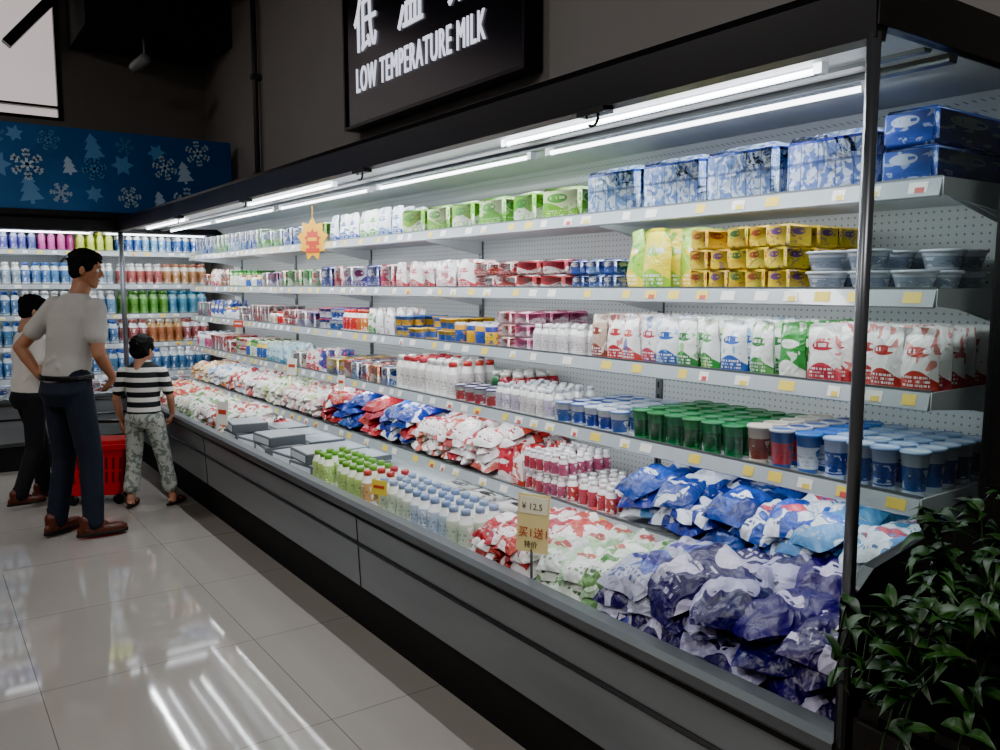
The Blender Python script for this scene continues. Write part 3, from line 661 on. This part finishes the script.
for (x,y,z,wd,hh,m) in ((1.50,2.95,.66,.08,.06,0),(1.50,5.02,.66,.1,.14,1),(1.9,4.18,.93,.05,.08,1),(1.90,4.9,.95,.08,.1,1),(1.9,5.9,1.2,.10,.05,2)):
    V,F,Mi,U=T_box(wd,.003,hh,.001,m); M=MX(x-.012,y,z,-math.pi/2+.4,-.1); g.add((V,F,Mi,U),M,smooth=False)
    V,F,Mi,U=T_box(wd*.7,.002,hh*.2,.0005,(2 if m!=2 else 1)); g.add((V+np.array([0,-.0025,hh*.45]),F,Mi,U),M,smooth=False)
    g.box(x-.014,x-.010,y-.002,y+.002,z-.07,z)
g.build()
g=G('starburst_promo_card',[simple('star_yellow','#d89c12',.5),simple('star_orange','#b8341f',.5),m_tagw])
pts=star(9,.72); Ms=Matrix.Translation((1.90,4.55,1.76))@Matrix.Rotation(-math.pi/2+.6,4,'Z')
def disc(s1,s2,y,yb,m):
    n=len(pts); V=[(a*s1,y,b*s2) for a,b in pts]+[(a*s1,yb,b*s2) for a,b in pts]
    g.add((V,[tuple(range(n)),tuple(range(n,2*n))[::-1]]+[(i,(i+1)%n,n+(i+1)%n,n+i) for i in range(n)],[m]*(n+2),None),Ms,smooth=False)
disc(.105,.125,0,.005,0); disc(.055,.06,-.0015,0,1)
V,F,Mi,U=T_box(.09,.002,.025,.0005,1); g.add((V+np.array([0,-.003,-.075]),F,Mi,U),Ms,smooth=False)
V,F,Mi,U=T_box(.06,.002,.02,.0005,0); g.add((V+np.array([0,-.003,-.01]),F,Mi,U),Ms,smooth=False)
g.box(1.90,1.904,4.548,4.552,1.74,1.95)
g.build()
# ------------------------------------------------------------ humans
import bmesh
class B:
    def __init__(s): s.V=[];s.F=[]
    def raw(s,V,F): n=len(s.V); s.V+=[Vector(v) for v in V]; s.F+=[tuple(i+n for i in f) for f in F]
    def rings(s,rings,n=16):
        V=[];F=[]
        for r in rings: V+=r
        m=len(rings)
        for j in range(m-1):
            for i in range(n): F.append((j*n+i,j*n+(i+1)%n,(j+1)*n+(i+1)%n,(j+1)*n+i))
        F.append(tuple(range(n))[::-1]); F.append(tuple((m-1)*n+i for i in range(n)))
        s.raw(V,F)
    def loft(s,L,n=20):
        s.rings([[(cx+rx*math.cos(2*math.pi*i/n),cy+ry*math.sin(2*math.pi*i/n),z) for i in range(n)] for (cx,cy,z,rx,ry) in L],n)
    def cap(s,p,q,r1,r2,n=14):
        p=Vector(p);q=Vector(q);d=(q-p); L=d.length
        Q=d.to_track_quat('Z','Y').to_matrix() if L>1e-6 else Matrix.Identity(3)
        rg=[]
        for t in(-85,-60,-35,-10): a=math.radians(t); rg.append((r1*math.cos(a),r1*math.sin(a)))
        for t in(10,35,60,85): a=math.radians(t); rg.append((r2*math.cos(a),L+r2*math.sin(a)))
        s.rings([[p+Q@Vector((r*math.cos(2*math.pi*i/n),r*math.sin(2*math.pi*i/n),z)) for i in range(n)] for r,z in rg],n)
    def ell(s,c,r,rot=None,n=16,m=10):
        rg=[]
        for j in range(m+1):
            a=math.pi*(j+.15)/(m+.3)-math.pi/2
            ring=[]
            for i in range(n):
                b=2*math.pi*i/n; v=Vector((r[0]*math.cos(a)*math.cos(b),r[1]*math.cos(a)*math.sin(b),r[2]*math.sin(a)))
                if rot: v=rot@v
                ring.append(Vector(c)+v)
            rg.append(ring)
        s.rings(rg,n)
    def obj(s,name,mat,M,parent,vox=.009,smooth=4):
        me=bpy.data.meshes.new(name+'_raw'); me.from_pydata([M@v for v in s.V],[],s.F); me.update()
        bm=bmesh.new(); bm.from_mesh(me); bmesh.ops.recalc_face_normals(bm,faces=bm.faces); bm.to_mesh(me); bm.free()
        o=bpy.data.objects.new(name,me); COL.objects.link(o)
        md=o.modifiers.new('r','REMESH'); md.mode='VOXEL'; md.voxel_size=vox; md.use_smooth_shade=True
        if smooth: sm=o.modifiers.new('s','SMOOTH'); sm.iterations=smooth; sm.factor=.5
        dg=bpy.context.evaluated_depsgraph_get(); nm=bpy.data.meshes.new_from_object(o.evaluated_get(dg))
        o.modifiers.clear(); o.data=nm; nm.name=name; nm.materials.clear(); nm.materials.append(mat)
        nm.polygons.foreach_set('use_smooth',[True]*len(nm.polygons))
        setparent(o,parent); return o
def hand(b,w,d,nrm,side,s=1.0,curl=.45):
    w=Vector(w); d=Vector(d).normalized(); nrm=Vector(nrm); nrm=(nrm-d*nrm.dot(d)).normalized(); lat=d.cross(nrm)*side
    LN=[.9,1.05,1.0,.8]
    for i in range(4):
        k=w+(d*(.082-.004*abs(i-1.3))+lat*(i-1.5)*.0205)*s
        b.cap(w+lat*(i-1.5)*.012*s,k,.013*s,.011*s,8)
        a=0;p=k
        for j,l in enumerate((.042,.027,.021)):
            a+=curl*(.8+.15*i); q=p+(d*math.cos(a)+nrm*math.sin(a))*l*LN[i]*s; b.cap(p,q,(.0092-.0008*j)*s,(.0086-.0008*j)*s,8); p=q
    p=w+(d*.022-lat*.024)*s; q=p+(d*.034-lat*.026+nrm*.012)*s; b.cap(w+d*.01*s,p,.014*s,.014*s,8); b.cap(p,q,.0125*s,.0105*s,8)
    b.cap(q,q+(d*.03-lat*.004+nrm*.012)*s,.0105*s,.0085*s,8)
def head(root,M,ctr,yaw,s,skin,hair,pitch=0):
    H=M@Matrix.Translation(ctr)@Matrix.Rotation(yaw,4,'Z')@Matrix.Rotation(pitch,4,'X')@Matrix.Scale(s,4)
    b=B(); b.ell((0,-.01,.03),(.074,.092,.09)); b.ell((0,.018,-.03),(.058,.066,.082)); b.ell((0,.055,-.095),(.026,.022,.02))
    b.ell((0,.03,-.07),(.05,.05,.04)); b.ell((0,.072,.027),(.048,.015,.012)); b.ell((.04,.055,-.03),(.022,.02,.02)); b.ell((-.04,.055,-.03),(.022,.02,.02))
    b.cap((0,.084,.008),(0,.101,-.028),.008,.011,8); b.ell((.011,.09,-.031),(.008,.01,.007)); b.ell((-.011,.09,-.031),(.008,.01,.007))
    for x in(-1,1): b.ell((x*.077,-.008,-.008),(.009,.019,.031),Matrix.Rotation(x*.25,3,'Z'))
    b.cap((0,-.02,-.06),(0,-.03,-.15),.052,.053)
    b.obj('head',skin,H,root,.0055*s,2)
    b=B(); b.ell((0,-.020,.042),(.085,.097,.091)); b.ell((0,-.05,-.01),(.073,.056,.065)); b.ell((0,.035,.085),(.066,.05,.036))
    for x in(-1,1): b.ell((x*.066,.014,.03),(.017,.036,.042)); b.ell((x*.069,-.035,.0),(.015,.04,.05))
    rr=random.Random(3)
    for i in range(150):
        a=rr.uniform(0,6.28); e=rr.uniform(.05,1.5); v=Vector((math.cos(a)*math.cos(e)*.084,math.sin(a)*math.cos(e)*.096,math.sin(e)*.090))+Vector((0,-.020,.042))
        t=Vector((math.cos(a)*.5,.7,.05)).normalized()*.018
        b.cap(v-t*.5,v+t,.005,.003,6)
    b.obj('hair',hair,H,root,.005*s,2)
    g=G('face_details',[m_tagw,simple('iris','#1a0f0a',.2),simple('lips','#8a4a42',.5),hair])
    for x in(-1,1):
        g.add(T_lathe([(0,-.011),(.006,-.009),(.011,0),(.006,.009),(0,.011)],12,[0]*4),H@Matrix.Translation((x*.031,.073,.004)))
        g.add(T_lathe([(0,-.003),(.005,0),(0,.004)],10,[1]*2),H@Matrix.Translation((x*.031,.083,.004))@Matrix.Rotation(-math.pi/2,4,'X'))
        V,F,Mi,U=T_box(.032,.006,.006,.002,3); g.add((V,F,Mi,U),H@Matrix.Translation((x*.032,.083,.026)))
    V,F,Mi,U=T_box(.042,.010,.010,.004,2); g.add((V,F,Mi,U),H@Matrix.Translation((0,.080,-.064)))
    setparent(g.build(),root)
def shoe(root,M,ctr,yaw,s,upper,sole,name,sandal=False):
    H=M@Matrix.Translation(ctr)@Matrix.Rotation(yaw,4,'Z')@Matrix.Scale(s,4)
    b=B(); n=20
    def outl(k,z):
        L=[]
        for i in range(n):
            a=2*math.pi*i/n; y=.145*math.sin(a); wv=.042+.012*math.sin(a)-.006*math.cos(2*a)
            L.append((wv*k*math.cos(a),.055+y*k,z))
        return L
    b.rings([outl(1,0),outl(1.02,.012),outl(1.0,.022)],n); b.obj(name+'_sole',sole,H,root,.005*s,1)
    b=B()
    if not sandal:
        b.rings([outl(.97,.02),outl(.98,.04),[(x*.86,y*.9 if y>0 else y,.058) for x,y,z in outl(.93,.0)]],n)
        b.ell((0,.02,.055),(.036,.075,.04)); b.cap((0,-.03,.05),(0,-.03,.095),.038,.04)
    else:
        for (y,h) in((.03,.055),(.12,.04)):
            b.rings([[(.046*math.cos(t),yy,.02+h*math.sin(t)) for t in [math.pi*i/10 for i in range(11)]]+[(.037*math.cos(t),yy,.012+(h-.008)*math.sin(t)) for t in [math.pi*i/10 for i in range(10,-1,-1)]] for yy in(y-.015,y+.015)],22)
    b.obj(name,upper,H,root,.004*s,1)
def person(name,loc,ang,P):
    root=empty(name,(loc[0],loc[1],0)); k=P['h']/1.71
    M=Matrix.Translation((loc[0],loc[1],0))@Matrix.Rotation(ang-math.pi/2,4,'Z')@Matrix.Scale(k,4)
    J=P['J']; S=P.get('fat',1)
    b=B(); b.loft([(0,J['cy0']-.005,.80,.13,.11),(0,J['cy0']-.012,.88,.165,.135),(0,J['cy0'],.96,.160,.122),(0,J['cy0'],1.03,.150,.108)])
    for sd in('L','R'):
        h,kn,an=J['hip'+sd],J['knee'+sd],J['ank'+sd]
        b.cap(h,kn,.093*S,.070*S); b.cap(kn,(Vector(kn)+Vector(an))/2,.069*S,.066*S)
        if not P.get('short'): b.cap((Vector(kn)+Vector(an))/2,an,.066*S,.060*S)
        else: b.cap((Vector(kn)+Vector(an))/2,Vector(kn).lerp(Vector(an),.72),.070*S,.072*S)
        for q in range(7):
            tt=R.uniform(.15,.95); p=Vector(kn).lerp(Vector(an),min(tt,.68) if P.get('short') else tt); a=R.uniform(0,6.28)
            b.cap(p+Vector((math.cos(a)*.052,math.sin(a)*.052,.02)),p+Vector((math.cos(a+.9)*.054,math.sin(a+.9)*.054,-.02)),.016,.012,8)
    b.obj('trousers',P['trousers'],M,root,.009*k)
    sx,sy=J['sh']; b=B(); q_=P.get('slim',1)
    lf=[(0,J['cy0'],.93,.165*q_,.128),(0,J['cy0'],1.0,.160*q_,.122),(sx*.3,sy*.3,1.10,.155*q_,.118),(sx*.6,sy*.6,1.22,.172*q_,.125),(sx*.85,sy*.85,1.32,.185*q_,.122),(sx,sy,1.39,.172*q_,.10),(sx,sy,1.43,.112,.078),(sx,sy,1.46,.066,.062)]
    b.loft(lf)
    for q in range(12):
        z=R.uniform(.97,1.25); a=R.uniform(0,6.28); rr_=.150*q_; f_=(z-1.0)/.4
        b.cap((sx*f_+rr_*math.cos(a),J['cy0']+sy*f_+.116*math.sin(a),z),(sx*f_+rr_*math.cos(a+.5),J['cy0']+sy*f_+.116*math.sin(a+.5),z+R.uniform(-.06,.06)),.014,.008,8)
    sk=B()
    for sd in('L','R'):
        s_,e,wr=[Vector(v) for v in (J['sho'+sd],J['elb'+sd],J['wri'+sd])]
        sl=P.get('sleeve',.62)
        b.cap(s_,s_.lerp(e,sl),.062,.058)
        sk.cap(s_,e,.045,.038); sk.cap(e,e.lerp(wr,.4),.038,.037); sk.cap(e.lerp(wr,.4),wr,.037,.025)
    b.obj('shirt',P['shirt'],M,root,.009*k)
    if P.get('short') :
        for sd in('L','R'): sk.cap(J['knee'+sd],J['ank'+sd],.045,.036)
    sk.cap((sx,sy,1.40),(sx+J['hd'][0]*.6,sy+J['hd'][1]*.6,1.5),.054,.05)
    for sd in('L','R'):
        dd,nn=J['hand'+sd]; hand(sk,J['wri'+sd],dd,nn,1 if sd=='R' else -1,P.get('hs',1),P.get('curl',.45))
    sk.obj('arms_and_neck',P['skin'],M,root,.0055*k,2)
    for sd in('L','R'):
        an=Vector(J['ank'+sd]); shoe(root,M,(an.x,an.y-.01,an.z-.085),J['toe'+sd],P.get('ss',1),P['shoe'],P['sole'],'shoe_'+('left' if sd=='L' else 'right'),P.get('sandal',False))
        if P.get('sandal'):
            b=B(); b.ell((an.x,an.y+.03,an.z-.045),(.036,.09,.028),Matrix.Rotation(J['toe'+sd],3,'Z')); b.cap(an,(an.x,an.y,an.z-.05),.038,.036)
            for t in range(5):
                v=Matrix.Rotation(J['toe'+sd],3,'Z')@Vector(((t-2)*.015*(-1 if sd=='R' else 1),.125-abs(t-1)*.008,0)); b.cap((an.x+v.x*.9,an.y+v.y*.8,an.z-.05),(an.x+v.x,an.y+v.y,an.z-.055),.009,.008,8)
            b.obj('foot',P['skin'],M,root,.005*k,1)
    hs=P.get('headscale',.93); head(root,M,(sx+J['hd'][0],sy+J['hd'][1],J.get('hz',1.595)),J['yaw'],hs,P['skin'],P['hair'],J.get('pitch',0))
    if P.get('belt'):
        b=B(); b.loft([(0,J['cy0'],.955,.172,.138),(0,J['cy0'],.985,.170,.136)]); b.obj('belt',m_black,M,root,.006,0)
    return root,M
skin=simple('skin','#9c6a50',.55,nscale=14,namt=.08); skin2=simple('skin_child','#a07058',.55,nscale=14,namt=.08)
hair=simple('black_hair','#080707',.75,nscale=60,namt=.4,bump=.4,spec=.25)
shirtM=simple('pale_grey_shirt_cloth','#aaa6a0',.85,nscale=9,namt=.12,bump=.3)
jeans=simple('dark_blue_jeans_cloth','#181e2b',.85,nscale=12,namt=.3,bump=.3)
brown=simple('brown_leather','#4e271c',.4,nscale=10,namt=.2); soleM=simple('dark_sole','#1c1512',.7)
JM=dict(cy0=0,hipL=(-.083,0,.88),hipR=(.083,0,.88),kneeL=(-.10,.03,.48),kneeR=(.11,.05,.48),ankL=(-.12,-.03,.10),ankR=(.13,.03,.10),
 sh=(.035,.06),shoL=(-.135,.05,1.385),shoR=(.20,.065,1.375),elbL=(-.27,-.10,1.14),elbR=(.225,.05,1.11),wriL=(-.175,-.06,.985),wriR=(.165,.18,.965),
 handL=((.75,.1,-.35),(.2,.6,-.2)),handR=((-.55,.35,-.65),(-.6,-.3,.2)),toeL=.15,toeR=-.45,hd=(.03,.06),hz=1.60,yaw=-.85,pitch=-.15)
person('standing_man',(.72,5.44),math.radians(28),dict(h=1.70,J=JM,trousers=jeans,shirt=shirtM,skin=skin,hair=hair,shoe=brown,sole=soleM,belt=True,fat=1.0,slim=.94))
N=NT('striped_jersey'); pos=N.n('ShaderNodeNewGeometry').outputs['Position']; sp=N.n('ShaderNodeSeparateXYZ',i0=pos)
f=N.M('GREATER_THAN',N.M('FRACT',N.M('DIVIDE',sp.outputs[2],.066)),.45); N.P(Base_Color=N.mix(f,lin('#d0cdc7'),lin('#15171b')),Roughness=.85); stripe=N.m
N=NT('patterned_shorts_cloth'); pos=N.n('ShaderNodeNewGeometry').outputs['Position']
f=N.noise(pos,26,2,1.0); N.P(Base_Color=N.mix(N.M('GREATER_THAN',f,.53),lin('#a2a39b'),lin('#6a716a')),Roughness=.9); camo=N.m
JB=dict(cy0=0,hipL=(-.09,0,.88),hipR=(.09,0,.88),kneeL=(-.13,.02,.47),kneeR=(.15,.06,.48),ankL=(-.15,-.05,.10),ankR=(.22,.06,.10),
 sh=(0,.02),shoL=(-.19,.01,1.34),shoR=(.19,.01,1.34),elbL=(-.27,0,1.08),elbR=(.25,.04,1.09),wriL=(-.27,.08,.85),wriR=(.22,.14,.92),
 handL=((0,.2,-1),(.8,.2,0)),handR=((-.2,.3,-.7),(-.8,0,0)),toeL=.1,toeR=-.25,hd=(0,.01),hz=1.555,yaw=-.25,pitch=-.1)
person('striped_shirt_boy',(1.235,5.90),math.radians(54),dict(h=1.17,J=JB,trousers=camo,shirt=stripe,skin=skin2,hair=hair,shoe=brown,sole=soleM,short=True,sandal=True,headscale=1.22,fat=1.1,ss=1.0,hs=1.05,sleeve=.7))
JC=dict(cy0=0,hipL=(-.088,0,.88),hipR=(.088,0,.88),kneeL=(-.10,.10,.49),kneeR=(.10,-.02,.48),ankL=(-.10,.10,.10),ankR=(.12,-.16,.12),
 sh=(0,.04),shoL=(-.17,.03,1.36),shoR=(.17,.03,1.36),elbL=(-.24,.0,1.10),elbR=(.23,.0,1.10),wriL=(-.2,.17,.98),wriR=(.2,.15,.96),
 handL=((.2,.8,-.3),(.7,0,-.2)),handR=((-.2,.8,-.3),(-.7,0,-.2)),toeL=.1,toeR=-.1,hd=(0,.03),hz=1.59,yaw=-.2,pitch=-.25)
person('standing_child',(.62,6.45),math.radians(15),dict(h=1.42,J=JC,trousers=simple('black_trousers_cloth','#17181c',.9,nscale=9,namt=.2),shirt=simple('white_tee_cloth','#c9c4bc',.85,nscale=9,namt=.08),skin=skin2,hair=hair,shoe=brown,sole=soleM,headscale=1.05))
# ------------------------------------------------------------ red trolley basket
rb=empty('rolling_shopping_basket',(1.0,6.25,0))
m_redp=simple('red_plastic','#b3121c',.35,nscale=15,namt=.1,coat=.3); m_redd=simple('dark_red_plastic','#5a0a10',.5)
g=G('basket_body',[m_redp,m_black,m_rail,m_redd])
M0=Matrix.Translation((1.0,6.25,0))@Matrix.Rotation(math.radians(-25),4,'Z')@Matrix.Scale(1.12,4)
def lp(w,l,z,r=.03,n=4):
    P_=[]
    for (cx,cy,a0) in((w-r,-l+r,-90),(w-r,l-r,0),(-w+r,l-r,90),(-w+r,-l+r,180)):
        for i in range(n+1): a=math.radians(a0+90*i/n); P_.append((cx+r*math.cos(a),cy+r*math.sin(a),z))
    return P_
lv=[(0.15,.115,.06),(.16,.122,.10),(.165,.127,.13),(.19,.145,.31),(.2,.152,.345),(.222,.17,.35),(.225,.173,.38),(.212,.162,.38),(.2,.15,.35),(.185,.14,.30),(.155,.12,.08)]
V=[];F=[];Mi=[]
for t in lv: V+=lp(*t)
n=20
for j in range(len(lv)-1):
    for i in range(n): F.append((j*n+i,j*n+(i+1)%n,(j+1)*n+(i+1)%n,(j+1)*n+i)); Mi.append(0)
F.append(tuple(range(n))[::-1]); Mi.append(0); m_=len(lv)-1; F.append(tuple(m_*n+i for i in range(n))); Mi.append(0)
g.add((V,F,Mi,None),M0,smooth=False)
for side in range(4):
    for i in range(9):
        t=(i-4)/4.6
        for (z0,z1) in((.14,.21),(.225,.30)):
            def at(z):
                f=(z-.13)/(.31-.13); return .165+.025*f,.127+.018*f
            (w0,l0),(w1,l1)=at(z0),at(z1); e=.0015; hw=.007
            if side==0: q=[(t*w0-hw,-l0-e,z0),(t*w0+hw,-l0-e,z0),(t*w1+hw,-l1-e,z1),(t*w1-hw,-l1-e,z1)]
            elif side==1: q=[(t*w0-hw,l0+e,z0),(t*w0+hw,l0+e,z0),(t*w1+hw,l1+e,z1),(t*w1-hw,l1+e,z1)]
            elif side==2: q=[(-w0-e,t*l0-hw,z0),(-w0-e,t*l0+hw,z0),(-w1-e,t*l1+hw,z1),(-w1-e,t*l1-hw,z1)]
            else: q=[(w0+e,t*l0-hw,z0),(w0+e,t*l0+hw,z0),(w1+e,t*l1+hw,z1),(w1+e,t*l1-hw,z1)]
            g.add((q,[(0,1,2,3)],[3],None),M0,smooth=False)
for (x,y) in((-.13,-.10),(.13,-.10),(-.13,.10),(.13,.10)):
    g.add(T_lathe([(0,-.012),(.03,-.012),(.032,0),(.03,.012),(0,.012)],16,[1]*4),M0@Matrix.Translation((x,y,.032))@Matrix.Rotation(math.pi/2,4,'X'))
    g.add(T_box(.02,.034,.04,.003,1),M0@Matrix.Translation((x,y,.03)),smooth=False)
for (p,q) in (((-.2,.165,.37),(-.15,.19,.47)),((.2,.165,.37),(.15,.19,.47)),((-.15,.19,.47),(.15,.19,.47))):
    v=Vector(q)-Vector(p); g.add(T_lathe([(0,0),(.011,0),(.011,v.length),(0,v.length)],10,[1]*3),M0@Matrix.Translation(p)@v.to_track_quat('Z','Y').to_matrix().to_4x4())
setparent(g.build(),rb)
# ------------------------------------------------------------ plant on crate stand
st=empty('wooden_crate_stand',(1.7,.62,0))
m_wood=simple('dark_wood','#17130f',.6,nscale=18,namt=.4); m_wood2=simple('tan_wood','#7d6a4f',.6,nscale=18,namt=.3)
g=G('crate',[m_wood,m_wood2])
X0,X1,Y0,Y1=1.42,2.05,.42,.83
for (x,y) in((X0,Y0),(X1-.04,Y0),(X0,Y1-.04),(X1-.04,Y1-.04)): g.box(x,x+.04,y,y+.04,0,.70,0)
for i in range(7):
    z=.03+i*.095; m=1 if i>=5 else 0
    g.box(X0-.012,X0,Y0,Y1,z,z+.078,0); g.box(X0,X1,Y0-.012,Y0,z,z+.078,m); g.box(X0,X1,Y1,Y1+.01,z,z+.078,0)
for i in range(6): g.box(X0,X1,Y0+i*.069,Y0+i*.069+.06,.70,.72,0)
g.box(X0+.01,X1,Y0+.005,Y1-.005,.02,.69,0)
setparent(g.build(),st)
pl=empty('potted_plant',(1.56,.66,.72))
g=G('pot',[simple('black_pot','#141312',.5),simple('soil','#1d140d',.9,nscale=40,namt=.5)])
g.add(T_lathe([(0,0),(.075,0),(.08,.005),(.1,.12),(.108,.122),(.108,.14),(.095,.14),(.092,.125),(0,.125)],24,[0,0,0,0,0,0,0,1]),Matrix.Translation((1.56,.66,.72)))
setparent(g.build(),pl)
N=NT('leaf_green'); at=N.n('ShaderNodeAttribute',{'attribute_name':'uvp'}).outputs['Vector']; sp=N.n('ShaderNodeSeparateXYZ',i0=at)
ve=N.M('LESS_THAN',N.M('ABSOLUTE',N.M('SUBTRACT',sp.outputs[0],.5)),.03)
cc=N.mix(sp.outputs[2],lin('#102410'),lin('#2a4a1f')); N.P(Base_Color=N.mix(N.M('MULTIPLY',ve,.4),cc,lin('#5f7f46')),Roughness=.45); m_leaf=N.m
def T_leaf(L,W,bend,n=6):
    V=[];U=[];F=[]
    for j in range(n+1):
        t=j/n; wd=W*math.sin(math.pi*min(1,(t*.92+.08))**.75)*(1-.25*t); x=L*t*math.cos(bend*t*.6); z=L*.25*math.sin(t*2.2)-bend*L*t*t*.7
        for k,a in enumerate((-1,0,1)): V.append((a*wd/2,x,z+abs(a)*wd*.18)); U.append((.5+a*.5,t))
    for j in range(n):
        for k in range(2): a=j*3+k; F.append((a,a+1,a+4,a+3))
    return np.array(V),F,[0]*len(F),np.array(U)
g=G('foliage',[m_leaf,simple('stem','#1f3516',.6)])
rp=random.Random(5)
for i in range(84):
    a=rp.uniform(0,6.28); e=rp.uniform(.15,1.4); L=rp.uniform(.12,.29)
    p0=Vector((1.56+.04*math.cos(a),.66+.04*math.sin(a),.84)); d=Vector((math.cos(a)*math.cos(e)*1.0-.25,math.sin(a)*math.cos(e)*.6,math.sin(e)*1.12))
    p1=p0+d*L*.6; p2=p0+d*L+Vector((0,0,-.05*math.cos(e)))
    p3=p2+Vector((d.x*.3,d.y*.2,-.35-.5*rp.random()))*(.12 if e<.7 else .02)
    prev=p0
    for q in (p1,p2,p3):
        q.y=min(q.y,.80)
        v=q-prev
        if v.length>1e-4: g.add(T_lathe([(.0022,0),(.0018,v.length)],5,[1]),Matrix.Translation(prev)@v.to_track_quat('Z','Y').to_matrix().to_4x4())
        prev=q
    for q in (p1,p2,p2,(p2+p3)/2,p3):
        for _ in range(2):
            az=rp.uniform(0,6.28); T=T_leaf(rp.uniform(.04,.07),rp.uniform(.016,.030),rp.uniform(.2,1.0))
            M=Matrix.Translation(q)@Matrix.Rotation(az,4,'Z')@Matrix.Rotation(rp.uniform(-.4,.7),4,'X')@Matrix.Rotation(rp.uniform(-.5,.5),4,'Y')
            tip=M@Vector((0,.07,0))
            if tip.y>.835 or tip.z<.80: continue
            g.add(T,M)
setparent(g.build(),pl)
# ------------------------------------------------------------ room lighting
def fill_fixture(x,y,pw,L=1.2):  # unseen overhead lamps, added to raise the ambient light on walls and floor
    r=empty('added_fill_lamp',(x,y,ZC)); g=G('fill_lamp_housing',[m_white]); g.box(x-.3,x+.3,y-L/2,y+L/2,ZC-.06,ZC-.001); setparent(g.build(),r)
    area('added_fill_light',(x,y,ZC-.07),(0,0,-1),L,.5,pw,(1,.97,.94),r)
for (x,y) in((-2.2,1.5),(-2.2,4.8),(-.2,-1.2)): fill_fixture(x,y,80)
W=bpy.data.worlds.new('world'); SC.world=W; W.use_nodes=True; W.node_tree.nodes['Background'].inputs[0].default_value=(.05,.05,.055,1)
# ------------------------------------------------------------ camera
cam=bpy.data.cameras.new('camera'); cam.sensor_width=36; cam.lens=830/1000*36; cam.clip_start=.02
co=bpy.data.objects.new('camera',cam); COL.objects.link(co); SC.camera=co
ps_,th=math.radians(35.25),math.radians(6.19)
Fd=Vector((math.sin(ps_)*math.cos(th),math.cos(ps_)*math.cos(th),-math.sin(th)))
co.location=(0,0,1.5); co.rotation_euler=Fd.to_track_quat('-Z','Y').to_euler()
SC.view_settings.view_transform='AgX'
SC.view_settings.exposure=.5
try: SC.view_settings.look='AgX - Punchy'
except Exception as e: print(e)
